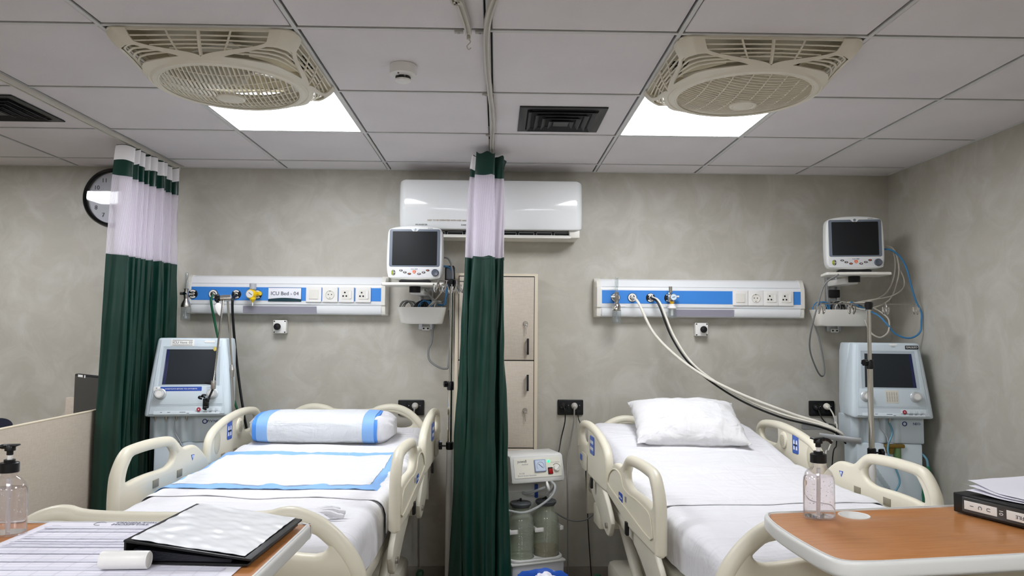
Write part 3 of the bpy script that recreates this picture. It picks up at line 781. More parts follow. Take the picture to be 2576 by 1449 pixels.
# ------------------------------------------------------------------ things plugged into the bedhead panels
def flowmeter(label, x, metal_bell):
    y = -0.135
    t = thing('oxygen_flowmeter', label, 'flowmeter', (x, y, 1.49), 0, 'oxygen flowmeters with humidifier bottles')
    g = G().cyl((0, 0.048, 0.15), (0, 0.0, 0.15), 0.008).cyl((0.0, -0.002, 0.15), (0, -0.026, 0.15), 0.009)
    g.done('connector', CHROME, t)
    G().lathe([(0.008, 0.118), (0.012, 0.125), (0.014, 0.15), (0.011, 0.168), (0.013, 0.178), (0.008, 0.18)], 20).cyl((-0.032, 0, 0.152), (-0.012, 0, 0.152), 0.009).done('valve_body', STEEL, t)
    G().lathe([(0.0105, 0.178), (0.0105, 0.262), (0.008, 0.268), (0.0, 0.268), (0.0, 0.262), (0.0065, 0.258), (0.0065, 0.178)], 20).done('tube', CLEAR, t)
    g = G()
    for k in range(9): g.box((0.0035, -0.0108, 0.19 + 0.008 * k), (0.006 if k % 2 else 0.004, 0.0004, 0.0012))
    g.done('scale_marks', GREY, t, flat=True)
    if metal_bell:
        G().lathe([(0.012, 0.122), (0.014, 0.113), (0.022, 0.10), (0.026, 0.085), (0.026, 0.076), (0.0, 0.076)], 28).done('bell', STEEL, t)
    else:
        G().lathe([(0.010, 0.122), (0.016, 0.115), (0.0225, 0.10), (0.0235, 0.082), (0.0235, 0.074), (0.0, 0.074)], 28).cyl((0.018, 0, 0.10), (0.048, -0.004, 0.10), 0.0035).done('bell', CHROME, t)
    G().lathe([(0.0, 0.008), (0.022, 0.008), (0.0235, 0.011), (0.0235, 0.078), (0.0255, 0.078), (0.0255, 0.006), (0.024, 0.003), (0.0, 0.003)], 28).done('humidifier_bottle', CLEAR, t)
    G().cyl((0, 0, 0.08), (0, 0, 0.02), 0.003, n=10).lathe([(0.0, 0.012), (0.007, 0.013), (0.007, 0.025), (0.0, 0.027)], 14).done('dip_tube', GREYL, t)
    g = G()
    for k in range(5): g.box((0, -0.0257, 0.032 + 0.007 * k), (0.026 if k % 2 else 0.016, 0.0004, 0.0011))
    g.done('bottle_marks', GREY, t, flat=True)
    return t
flowmeter('oxygen flowmeter with clear bottle hanging at the left panel beside the green curtain', -1.731, True)
flowmeter('oxygen flowmeter with clear bottle hanging at the left end of the right panel', 0.677, False)

t = thing('suction_regulator', 'yellow suction regulator with round dial beside the ICU Bed - 04 sign', 'regulator', (-1.372, -0.13, 1.60))
g = G().lathe([(0.0, -0.02), (0.024, -0.02), (0.026, -0.016), (0.026, 0.012), (0.024, 0.016), (0.0, 0.016)], 32); g.bm.transform(T(0, 0, 0.042) @ FRONT @ Ry(-0.2)); g.done('gauge_body', YELLOW, t)
g = G().lathe([(0.021, 0.016), (0.021, 0.0175), (0.0, 0.0175)], 32); g.bm.transform(T(0, 0, 0.042) @ FRONT @ Ry(-0.2)); d = g.done('dial', WHITE, t)
g = G().box((0.003, 0.003, 0), (0.024, 0.003, 0.0006), M=T(0, 0, 0.042) @ FRONT @ Ry(-0.2) @ T(0, 0, 0.018) @ Rz(-0.6)); g.done('needle', INK, d)
G().cyl((0.012, 0.02, 0.042), (0.048, 0.0, 0.046), 0.009).cyl((0.04, 0.004, 0.045), (0.05, -0.001, 0.046), 0.012, n=8).done('outlet_knob', YELLOW, t)
G().lathe([(0.013, 0.066), (0.018, 0.07), (0.0185, 0.1), (0.017, 0.102), (0.0, 0.102)], 16, T(0.006, 0.004, 0)).done('adjusting_cap', GREYL, t, sharp=10)
G().lathe([(0.004, -0.006), (0.006, 0.002), (0.017, 0.012), (0.018, 0.024)], 20, T(0.008, 0, 0)).done('lower_housing', YELLOW, t)
G().cyl((0.008, 0, -0.024), (0.008, 0, -0.005), 0.0032, n=12).done('nipple', WHITE, t)

t = thing('suction_regulator', 'chrome suction regulator with small blue dial and white jar on the right panel', 'regulator', (0.992, -0.13, 1.52))
g = G().lathe([(0.0, -0.014), (0.018, -0.014), (0.0195, 0.010), (0.018, 0.012), (0.0, 0.012)], 28); g.bm.transform(T(0.006, -0.004, 0.124) @ FRONT); g.done('gauge_body', CHROME, t)
g = G().lathe([(0.0165, 0.012), (0.0165, 0.0132), (0.0, 0.0132)], 28); g.bm.transform(T(0.006, -0.004, 0.124) @ FRONT); d = g.done('dial', mat('dial_pale_blue', '#cfe2f2', 0.4), t)
G().box((0, 0, 0), (0.016, 0.003, 0.0006), M=T(0.006, -0.018, 0.124) @ FRONT @ Rz(0.2)).done('needle', INK, d)
G().box((-0.012, 0.016, 0.124), (0.016, 0.03, 0.05), 0.003).cyl((-0.006, 0.01, 0.15), (-0.006, 0.01, 0.185), 0.011, n=14).cyl((0.02, 0.01, 0.128), (0.042, 0.008, 0.128), 0.007).done('valve_body', CHROME, t)
G().lathe([(0.010, 0.084), (0.014, 0.098), (0.012, 0.1)], 18).done('filter_collar', mat('amber_yellow', '#c99a1a', 0.4), t)
G().lathe([(0.0, 0.058), (0.022, 0.058), (0.0255, 0.062), (0.024, 0.072), (0.019, 0.074), (0.019, 0.085), (0.0, 0.086)], 28).cyl((-0.016, 0, 0.079), (-0.036, -0.004, 0.079), 0.0025).done('jar_lid', WHITE, t)
G().lathe([(0.0, 0.004), (0.020, 0.004), (0.0215, 0.007), (0.0215, 0.058), (0.0235, 0.058), (0.0235, 0.004), (0.0, 0.001)], 28).done('jar', CLEAR, t)
G().cyl((0, 0, 0.058), (0, 0, 0.02), 0.008, n=14).done('float_tube', WHITE, t)

def hose(name, label, pts, r, m, cat='hose', group=None, sm=8):
    return tag(G().tube(pts, r, 10, sm).done(name, m), label, cat, group)
HOSEW = mat('hose_white', '#e6e2d6', 0.4)
hose('gas_hose', 'thick white gas hose sweeping from the right panel to the right ventilator', [(0.773, -0.09, 1.643), (0.796, -0.16, 1.609), (0.885, -0.2, 1.425), (1.069, -0.25, 1.253), (1.292, -0.3, 1.129), (1.569, -0.36, 1.02), (1.7, -0.4, 0.98), (1.795, -0.42, 0.935), (1.84, -0.4, 0.89)], 0.0075, HOSEW, group='gas hoses')
hose('gas_hose', 'black-striped gas hose sweeping from the right panel to the right ventilator, dark half', [(0.878, -0.09, 1.644), (0.91, -0.15, 1.604), (0.976, -0.19, 1.415), (1.086, -0.23, 1.252), (1.299, -0.28, 1.095), (1.513, -0.34, 1.0), (1.699, -0.4, 0.956), (1.79, -0.42, 0.92), (1.84, -0.4, 0.87)], 0.0052, BLACK, group='gas hoses')
hose('gas_hose', 'thin white gas hose lying along the black hose from the right panel', [(0.889, -0.093, 1.646), (0.921, -0.155, 1.606), (0.991, -0.195, 1.417), (1.101, -0.235, 1.254), (1.31, -0.285, 1.109), (1.513, -0.345, 1.019), (1.699, -0.41, 0.969), (1.795, -0.43, 0.932), (1.84, -0.41, 0.885)], 0.006, HOSEW, group='gas hoses')
hose('gas_hose', 'dark green gas hose hanging from the left panel behind the left ventilator', [(-1.598, -0.095, 1.637), (-1.59, -0.14, 1.599), (-1.582, -0.1, 1.485), (-1.544, -0.1, 1.329), (-1.495, -0.1, 1.152), (-1.428, -0.12, 0.978), (-1.399, -0.12, 0.891), (-1.39, -0.13, 0.6)], 0.0065, GREENH, group='gas hoses')
hose('gas_hose', 'black gas hose hanging from the left panel beside the left ventilator', [(-1.468, -0.095, 1.638), (-1.472, -0.14, 1.596), (-1.472, -0.1, 1.419), (-1.44, -0.1, 1.175), (-1.399, -0.12, 0.978), (-1.375, -0.12, 0.85), (-1.36, -0.13, 0.6)], 0.007, BLACK, group='gas hoses')

# ------------------------------------------------------------------ wall push-button boxes
def button_box(label, x, z, dx):
    t = thing('call_button_box', label, 'push button', (x, 0, z - 0.038), 0, 'black push-button boxes')
    G().box((0, -0.022, 0.038), (0.074, 0.044, 0.076), 0.004).done('box', WHITE, t)
    g = G().lathe([(0.0, 0.044), (0.010, 0.044), (0.012, 0.056), (0.0195, 0.060), (0.0195, 0.068), (0.016, 0.074), (0.0, 0.077)], 28); g.bm.transform(T(dx, 0, 0.038) @ FRONT); g.done('button', BLACK, t)
    for a in (-1, 1):
        for b in (-1, 1):
            G().cyl((a * 0.030, -0.0438, 0.038 + b * 0.031), (a * 0.030, -0.0448, 0.038 + b * 0.031), 0.004, n=14).done('screw', BLACK, t)
button_box('white wall box with black push button under the left panel', -1.236, 1.461, -0.008)
button_box('white wall box with black push button under the right panel', 1.185, 1.463, 0.006)

# ------------------------------------------------------------------ black wall sockets
def socket(label, x, z, plug_dx, n):
    t = thing('wall_socket', label, 'wall socket', (x, 0, z - 0.043), 0, 'black wall sockets')
    G().plate(rrect(0.148, 0.087, 0.006), 0.012, 0.003, (), T(0, -0.006, 0.043) @ FRONT).done('plate', BLACK, t)
    for q in (-0.046, 0.0, 0.046):
        G().plate(rrect(0.042, 0.062, 0.003), 0.003, 0.001, (), T(q, -0.0128, 0.043) @ FRONT).done('module', BLACKM, t)
    for q in (-0.012, 0.052):
        G().plate(rrect(0.010, 0.026, 0.002), 0.004, 0.001, (), T(q, -0.0155, 0.046) @ FRONT).done('rocker', BLACK, t)
        G().box((q, -0.0178, 0.055), (0.005, 0.0005, 0.003)).done('rocker_mark', GREYL, t)
    g = G()
    for dx, dz in ((-0.046, 0.016), (-0.056, -0.004), (-0.036, -0.004), (-0.046, -0.018), (-0.056, -0.014), (-0.036, -0.014)):
        g.cyl((dx, -0.0141, 0.043 + dz), (dx, -0.0149, 0.043 + dz), 0.0033, n=10)
    g.done('socket_holes', INK, t)
    return t
socket('black wall socket on the left, above the left bed head', -0.4855, 1.0035, 0, 1)
socket('black wall socket in the middle, right of the locker', 0.43, 1.01, 0, 1)
socket('black wall socket on the right, beside the right ventilator', 1.8915, 1.011, 0, 1)
PLUGG = mat('plug_grey', '#b5b1ab', 0.4)
CORDG = mat('cord_grey', '#8d8a84', 0.5)
CORDB = mat('cord_beige', '#b9b4a8', 0.5)
def plug(name, label, x, z, m, cord, r, cm, tilt=0.0):
    t = thing(name, label, 'plug', (x, -0.016, z), 0, 'mains plugs and cords')
    g = G().lathe([(0.0, 0.0), (0.0185, 0.0), (0.019, 0.008), (0.016, 0.014), (0.017, 0.018), (0.012, 0.026), (0.008, 0.036), (0.0, 0.037)], 24); g.bm.transform(FRONT @ Rx(tilt)); g.done('plug_body', m, t)
    G().tube([Vector(p) - Vector((x, -0.016, z)) for p in cord], r, 8, 8).done('cord', cm, t)
plug('power_plug', 'grey plug and cord in the left black socket', -0.461, 1.016, PLUGG, [(-0.461, -0.045, 1.014), (-0.461, -0.062, 0.995), (-0.462, -0.06, 0.96), (-0.451, -0.05, 0.898), (-0.437, -0.042, 0.846), (-0.43, -0.036, 0.5), (-0.42, -0.036, 0.02)], 0.004, CORDG, 0.3)
plug('power_plug', 'grey plug and cord in the middle black socket', 0.452, 1.02, PLUGG, [(0.452, -0.045, 1.018), (0.447, -0.062, 1.0), (0.444, -0.06, 0.935), (0.426, -0.06, 0.824), (0.405, -0.1, 0.72), (0.40, -0.15, 0.609), (0.398, -0.2, 0.4), (0.40, -0.2, 0.02)], 0.0045, CORDG, 0.3)
plug('power_plug', 'black plug and cord in the middle black socket', 0.386, 1.022, BLACK, [(0.386, -0.045, 1.018), (0.393, -0.06, 1.0), (0.395, -0.05, 0.934), (0.374, -0.06, 0.846), (0.35, -0.12, 0.76), (0.3, -0.22, 0.70)], 0.0035, BLACK, 0.3)
plug('power_plug', 'white plug and cord in the right black socket', 1.915, 1.025, HOSEW, [(1.918, -0.045, 1.02), (1.932, -0.06, 0.988), (1.938, -0.08, 0.945), (1.935, -0.1, 0.903), (1.878, -0.12, 0.795), (1.84, -0.15, 0.712), (1.80, -0.15, 0.02)], 0.0045, HOSEW, 0.25)
plug('power_plug', 'black plug and cord in the right black socket', 1.853, 1.02, BLACK, [(1.853, -0.045, 1.018), (1.867, -0.06, 0.964), (1.892, -0.07, 0.933), (1.923, -0.11, 0.917), (1.926, -0.11, 0.817), (1.9, -0.11, 0.706), (1.87, -0.11, 0.02)], 0.0035, BLACK, 0.3)
hose('loose_lead', 'black cord from the middle socket down behind the right bed', [(0.47, -0.018, 0.985), (0.475, -0.03, 0.945), (0.486, -0.05, 0.903), (0.51, -0.06, 0.7), (0.53, -0.06, 0.3), (0.55, -0.06, 0.012)], 0.003, BLACK, 'cord')
tagl = G().box((1.936, -0.0835, 0.955), (0.016, 0.001, 0.045), M=T(0, 0, 0)).done('cord_tag', WHITE); tag(tagl, 'white paper tag wrapped on the cord below the right socket', 'tag')

# ------------------------------------------------------------------ locker
t = thing('locker', 'beige laminate locker column with black handles behind the middle curtain', 'locker', (0.0, -0.11, 0))
G().box((0, 0.008, 0.882), (0.456, 0.2, 1.764), 0.002).done('carcass', BEIGE_EDGE, t)
G().box((0, -0.0925, 0.885), (0.42, 0.006, 1.73)).done('shadow_gap', BLACK, t)
for k, (z0, z1, hz, lz) in enumerate(((1.288, 1.744, 1.362, 1.488), (0.812, 1.282, 1.165, 1.014), (0.06, 0.806, 0.69, 0.55))):
    d = G().box((0, -0.101, (z0 + z1) / 2), (0.412, 0.014, z1 - z0), 0.0015).done('door', BEIGE_LAM, t)
    G().box((0.173, -0.128, hz), (0.011, 0.010, 0.088), 0.001).box((0.173, -0.115, hz + 0.035), (0.008, 0.02, 0.008)).box((0.173, -0.115, hz - 0.035), (0.008, 0.02, 0.008)).done('handle', BLACKM, d)
    g = G().lathe([(0.0135, 0), (0.0135, 0.004), (0.010, 0.010), (0.0, 0.010)], 24); g.bm.transform(T(0.160, -0.108, lz) @ FRONT); lk = g.done('lock', STEEL, d)
    if k < 2:
        G().plate(circ(0.008, 20), 0.002, 0.0005, [circ(0.004, 12)], T(0.163, -0.121, lz - 0.014) @ FRONT).box((0.163, -0.121, lz - 0.04), (0.005, 0.0018, 0.036)).done('key', CHROME, d)

# ------------------------------------------------------------------ patient monitors on wall mounts
MONW = mat('monitor_case', '#e3e4e2', 0.35)
MONG = mat('monitor_surround', '#6f7784', 0.4)
MONC = mat('monitor_console', '#d9dadb', 0.4)
KNOB = mat('monitor_knob', '#565b66', 0.35)
BTND = mat('button_dark', '#4a3f42', 0.4)
def monitor(label, loc, rz, tilt=0.0):
    t = thing('patient_monitor', label, 'monitor', loc, rz, 'patient monitors')
    out = [(-0.128, 0.004), (-0.145, 0.014), (-0.155, 0.04), (-0.158, 0.12), (-0.155, 0.215), (-0.150, 0.243), (-0.135, 0.256), (-0.08, 0.266), (0, 0.270), (0.08, 0.266), (0.135, 0.256), (0.150, 0.243), (0.155, 0.215), (0.158, 0.12), (0.155, 0.04), (0.145, 0.014), (0.128, 0.004), (0.07, -0.002), (0, -0.004), (-0.07, -0.002)]
    out = [(a * 0.955, b * 1.078) for a, b in out]
    out = [(v.x, v.y) for v in smooth([(a, b, 0) for a, b in out[::-1]], 3, True)]
    B = T(0, 0, 0.008) @ Rx(-tilt)
    G().plate(out, 0.075, 0.012, (), B @ T(0, -0.0, 0) @ FRONT @ T(0, 0, 0.0)).done('case', MONW, t)
    G().plate([(x * 0.82, 0.13 + (y - 0.13) * 0.82) for x, y in out], 0.07, 0.012, (), B @ FRONT @ T(0, 0, -0.06)).done('back_housing', MONW, t)
    F = B @ FRONT
    W = 0.0378
    G().plate(rrect(0.272, 0.204, 0.01, 4, 0, 0.168), 0.002, 0.0005, (), F @ T(0, 0, W)).done('screen_surround', MONG, t)
    G().plate(rrect(0.24, 0.184, 0.003, 2, 0, 0.166), 0.002, 0.0005, (), F @ T(0, 0, W + 0.0014)).done('screen', SCREEN, t)
    lg = [(-0.028, 0.2735), (0.028, 0.2735), (0.018, 0.2665), (0.012, 0.2585), (0, 0.256), (-0.012, 0.2585), (-0.018, 0.2665)]
    G().plate(lg[::-1], 0.002, 0.0005, (), F @ T(0, 0, W + 0.001)).done('badge_tab', MONW, t)
    g = G().lathe([(0.0075, 0), (0.0075, 0.002), (0.0, 0.0025)], 24); g.bm.transform(F @ T(0, 0.2675, W + 0.001)); g.done('badge', mat('badge_grey', '#8f9aa6', 0.3, 0.5), t)
    G().plate(rrect(0.28, 0.052, 0.01, 4, 0, 0.033), 0.002, 0.0005, (), F @ T(0, 0, W)).done('console', MONC, t)
    g = G().lathe([(0.0195, 0), (0.0195, 0.010), (0.016, 0.014), (0.012, 0.013), (0.0, 0.011)], 32); g.bm.transform(F @ T(0.112, 0.034, W)); g.done('knob', KNOB, t)
    pos = [(-0.071, 0.046), (-0.050, 0.036), (-0.026, 0.028), (0.026, 0.028), (0.050, 0.036), (0.072, 0.047)]
    for k, (a, b) in enumerate(pos):
        e = [(x * 1.0, y * 0.55) for x, y in circ(0.0095, 20)]
        bt = G().plate([(a + x, b + y) for x, y in e], 0.003, 0.001, (), F @ T(0, 0, W + 0.002)).done('button', BTND, t)
        G().box((0, 0, 0), (0.007, 0.0035, 0.0004), M=F @ T(a, b, W + 0.0037)).done('button_symbol', ORANGE if k in (2, 5) else WHITE, bt)
    for s, mm, sm in ((-1, mat('button_green', '#7d9a2f', 0.4), YELLOW), (1, BTND, WHITE)):
        P = [(-0.112 + s * 0.0015, 0.050), (-0.112 + s * 0.009, 0.044), (-0.112 + s * 0.0115, 0.034), (-0.112 + s * 0.009, 0.024), (-0.112 + s * 0.0015, 0.018)]
        bt = G().plate(P if s > 0 else P[::-1], 0.003, 0.001, (), F @ T(0, 0, W + 0.002)).done('power_button', mm, t)
        G().plate(circ(0.004, 16, -0.112 + s * 0.006, 0.034), 0.0006, 0.0001, [circ(0.0025, 12, -0.112 + s * 0.006, 0.034)], F @ T(0, 0, W + 0.0038)).done('button_symbol', sm, bt)
    al = [(-0.008, 0.046), (0.008, 0.046), (0.008, 0.036), (0.004, 0.031), (0, 0.029), (-0.004, 0.031), (-0.008, 0.036)]
    ab = G().plate(al[::-1], 0.003, 0.001, (), F @ T(0, 0, W + 0.002)).done('alarm_button', ORANGE, t)
    G().plate([(-0.004, 0.034), (0.004, 0.034), (0, 0.042)], 0.0006, 0.0001, (), F @ T(0, 0, W + 0.0038)).done('button_symbol', WHITE, ab)
    G().text('Dash 3000', 0.0085, F @ T(0.0, 0.0535, W + 0.0014)).done('model_lettering', mat('ink_slate', '#5d6a80', 0.5), t, flat=True)
    G().text('GE Medical', 0.006, F @ T(0.082, 0.2755, W + 0.0006)).done('maker_lettering', GREYINK, t, flat=True)
    P = [(-0.085, 0.0), (-0.07, 0.008), (0, 0.012), (0.07, 0.008), (0.085, 0.0), (0.08, -0.006), (-0.08, -0.006)]
    G().plate(P[::-1], 0.06, 0.002, (), FRONT).done('foot', BLACKM, t)
    return t
monitor('patient monitor with dark screen on the wall shelf in the middle, by the air conditioner', (-0.441, -0.30, 1.71), -0.03, 0.05)
monitor('patient monitor with dark screen on the wall shelf at the far right corner', (1.952, -0.30, 1.787), -0.17, 0.05)
CABS = [mat('cable_grey', '#7d7d7c', 0.5), mat('cable_blue', '#3f7fb0', 0.45), mat('cable_black', '#1a1b1e', 0.5), mat('cable_white', '#d2d0c8', 0.5)]
def wall_mount(label, x, zs, yf, rz, chan_x, tray_w, arm):
    drop = arm
    t = thing('monitor_bracket', label, 'wall mount', (chan_x, 0, zs - drop), 0, 'monitor wall mounts')
    g = G()
    for s in (-1, 1): g.box((s * 0.03, -0.014, drop / 2 - 0.02), (0.022, 0.028, drop + 0.03), 0.002)
    g.box((0, -0.006, drop / 2 - 0.02), (0.05, 0.012, drop + 0.03))
    g.done('channel', ALU, t)
    G().box((0, -0.03, drop - 0.10), (0.06, 0.03, 0.045), 0.003).done('bracket', BLACKM, t)
    G().box((0, -0.031, 0.0 - 0.03), (0.044, 0.008, 0.022), 0.002).done('lower_clamp', WHITE, t)
    for s in (-1, 1):
        G().cyl((s * 0.012, -0.034, -0.03), (s * 0.012, -0.037, -0.03), 0.005, n=12).done('screw', INK, t)
    # arm to the shelf
    R = Rz(rz)
    dx = x - chan_x
    ac = G().box((0, 0, 0), (0.075, -yf * 0.78, 0.035), 0.008, M=T(dx * 0.5, yf * 0.5, drop - 0.042) @ Rz(math.atan2(dx, -yf) * 0.8))
    ac.done('arm', WHITE, t)
    G().cyl((dx, yf, drop - 0.05), (dx, yf, drop - 0.012), 0.03).done('swivel', BLACKM, t)
    sh = [(-0.165, -0.10), (0.165, -0.10), (0.15, 0.07), (-0.15, 0.07)]
    sh = [(-0.168, -0.075), (-0.16, -0.09), (0, -0.105), (0.16, -0.09), (0.168, -0.075), (0.155, 0.075), (-0.155, 0.075)]
    G().plate(sh, 0.016, 0.005, (), T(dx, yf, drop - 0.01) @ R).done('shelf', OFFW, t)
    # cable basket below
    def rr(w, d, z, yo): return [Vector((a, b + yo, z)) for a, b in rrect(w, d, 0.03, 4)]
    by = -0.125
    tw = tray_w
    M = T(dx * 0.3, 0.0, 0) @ Rz(rz * 0.3)
    g = G(); rings = [rr(tw - 0.055, 0.09, -0.005, by), rr(tw - 0.04, 0.105, 0.003, by), rr(tw, 0.135, 0.088, by), rr(tw - 0.006, 0.129, 0.088, by), rr(tw - 0.045, 0.10, 0.008, by)]
    g.loft(rings); g.bm.transform(M); g.done('cable_basket', OFFW, t)
    return t, M
mtL, ML = wall_mount('wall mount with shelf and cable basket under the middle monitor', -0.441, 1.70, -0.30, -0.03, -0.405, 0.275, 0.213)
mtR, MR = wall_mount('wall mount with shelf and cable basket under the far right monitor', 1.952, 1.777, -0.30, -0.17, 1.965, 0.315, 0.285)
def coils(x, z, tw, seed, labs):
    random.seed(seed)
    for k, (lab, ci) in enumerate(labs):
        cx = x + tw * (-0.5 + (k + 0.5) / len(labs)) * 0.66
        pts = []
        rr = random.uniform(0.03, 0.042)
        for i in range(48):
            a = i / 48 * 2 * PI * 4
            pts.append((cx + rr * math.cos(a) + 0.0007 * i * (1 if k % 2 else -1), -0.125 + 0.018 * math.sin(a * 0.31 + k), z + rr * 0.8 * math.sin(a) + 0.004 * math.sin(i)))
        tag(G().tube(pts, 0.0034, 6).done('coiled_cable', CABS[ci]), lab, 'cable', 'coiled cables in the baskets')
coils(-0.415, 1.582, 0.275, 4, [('grey cable coiled at the left in the middle basket', 0), ('black cable coiled in the middle basket', 2), ('blue cable coiled in the middle basket', 1), ('white cable coiled at the right in the middle basket', 3)])
coils(1.945, 1.592, 0.31, 5, [('blue cable coiled at the left in the far right basket', 1), ('black cable coiled in the far right basket', 2), ('white cable coiled in the far right basket', 3), ('grey cable coiled at the right in the far right basket', 0)])
hose('monitor_cable', 'grey cable looping down from the far right shelf past the basket', [(1.82, -0.4, 1.761), (1.753, -0.38, 1.708), (1.724, -0.36, 1.603), (1.71, -0.3, 1.464), (1.745, -0.2, 1.354), (1.816, -0.12, 1.242), (1.869, -0.07, 1.2), (1.888, -0.06, 1.241), (1.868, -0.05, 1.398), (1.84, -0.04, 1.505)], 0.0045, CABS[0], 'cable', 'monitor cables')
hose('monitor_cable', 'pale cable bowing right of the far right monitor, inner one', [(2.07, -0.25, 1.925), (2.146, -0.3, 1.922), (2.179, -0.3, 1.857), (2.18, -0.28, 1.749), (2.15, -0.24, 1.665), (2.031, -0.28, 1.62), (1.96, -0.2, 1.62)], 0.004, CORDB, 'cable', 'monitor cables')
hose('monitor_cable', 'pale cable bowing right of the far right monitor, outer one', [(2.07, -0.25, 1.93), (2.158, -0.31, 1.918), (2.195, -0.31, 1.813), (2.195, -0.28, 1.716), (2.171, -0.24, 1.63), (2.03, -0.28, 1.58), (1.97, -0.2, 1.6)], 0.004, CORDB, 'cable', 'monitor cables')
hose('monitor_cable', 'thin pale cable crossing behind the blue loop on the far right', [(2.197, -0.3, 1.815), (2.227, -0.3, 1.746), (2.218, -0.3, 1.693), (2.165, -0.28, 1.653), (2.052, -0.28, 1.631), (1.96, -0.2, 1.613)], 0.0032, CORDB, 'cable', 'monitor cables')
hose('monitor_cable', 'big blue cable loop hanging right of the far right monitor', [(2.07, -0.26, 1.9), (2.128, -0.33, 1.905), (2.182, -0.33, 1.875), (2.216, -0.33, 1.827), (2.234, -0.33, 1.773), (2.252, -0.33, 1.697), (2.274, -0.33, 1.623), (2.3, -0.33, 1.566), (2.3, -0.33, 1.516), (2.292, -0.33, 1.458), (2.25, -0.33, 1.427), (2.202, -0.33, 1.427), (2.152, -0.33, 1.45), (2.118, -0.33, 1.491), (2.084, -0.3, 1.544), (2.053, -0.23, 1.578), (1.96, -0.24, 1.62)], 0.005, CABS[1], 'cable', 'monitor cables')
hose('monitor_cable', 'pale cable loop hanging below the far right basket', [(2.0, -0.2, 1.62), (2.082, -0.24, 1.59), (2.121, -0.29, 1.549), (2.129, -0.32, 1.514), (2.111, -0.34, 1.456), (2.069, -0.34, 1.427), (2.03, -0.34, 1.441), (2.014, -0.32, 1.475), (2.017, -0.28, 1.52)], 0.0042, CORDB, 'cable', 'monitor cables')
hose('monitor_cable', 'thick grey cable looping down below the middle basket', [(-0.353, -0.13, 1.49), (-0.36, -0.1, 1.44), (-0.365, -0.10, 1.382), (-0.382, -0.1, 1.337), (-0.376, -0.1, 1.281), (-0.331, -0.1, 1.244), (-0.285, -0.1, 1.232), (-0.268, -0.1, 1.26), (-0.262, -0.1, 1.45), (-0.268, -0.12, 1.56)], 0.006, CABS[0], 'cable', 'monitor cables')
hose('monitor_cable', 'grey cable arching behind the right side of the middle monitor', [(-0.30, -0.26, 1.846), (-0.265, -0.26, 1.836), (-0.245, -0.26, 1.786), (-0.24, -0.26, 1.731), (-0.25, -0.24, 1.67), (-0.28, -0.2, 1.62), (-0.31, -0.15, 1.60)], 0.005, CABS[0], 'cable', 'monitor cables')
hose('monitor_cable', 'blue cable hanging at the right side of the middle monitor', [(-0.30, -0.25, 1.8), (-0.252, -0.25, 1.785), (-0.243, -0.25, 1.731), (-0.27, -0.24, 1.688), (-0.281, -0.22, 1.623), (-0.29, -0.18, 1.59), (-0.33, -0.13, 1.59)], 0.0055, CABS[1], 'cable', 'monitor cables')
hose('monitor_cable', 'grey cable drooping from the middle shelf over the basket rim', [(-0.394, -0.25, 1.67), (-0.346, -0.24, 1.618), (-0.313, -0.22, 1.60), (-0.30, -0.16, 1.60)], 0.004, CABS[0], 'cable', 'monitor cables')
hose('monitor_cable', 'pale cable slanting down into the middle basket', [(-0.28, -0.25, 1.68), (-0.335, -0.22, 1.618), (-0.384, -0.16, 1.575)], 0.0035, CORDB, 'cable', 'monitor cables')
# module box behind the middle monitor
t = thing('gas_module', 'dark module box with pale clips behind the right edge of the middle monitor', 'module', (-0.262, -0.16, 1.70))
G().box((0, 0, 0.04), (0.05, 0.10, 0.13), 0.005).done('body', BLACKM, t)
G().box((0, -0.051, 0.06), (0.034, 0.002, 0.06)).done('label', GREY, t)

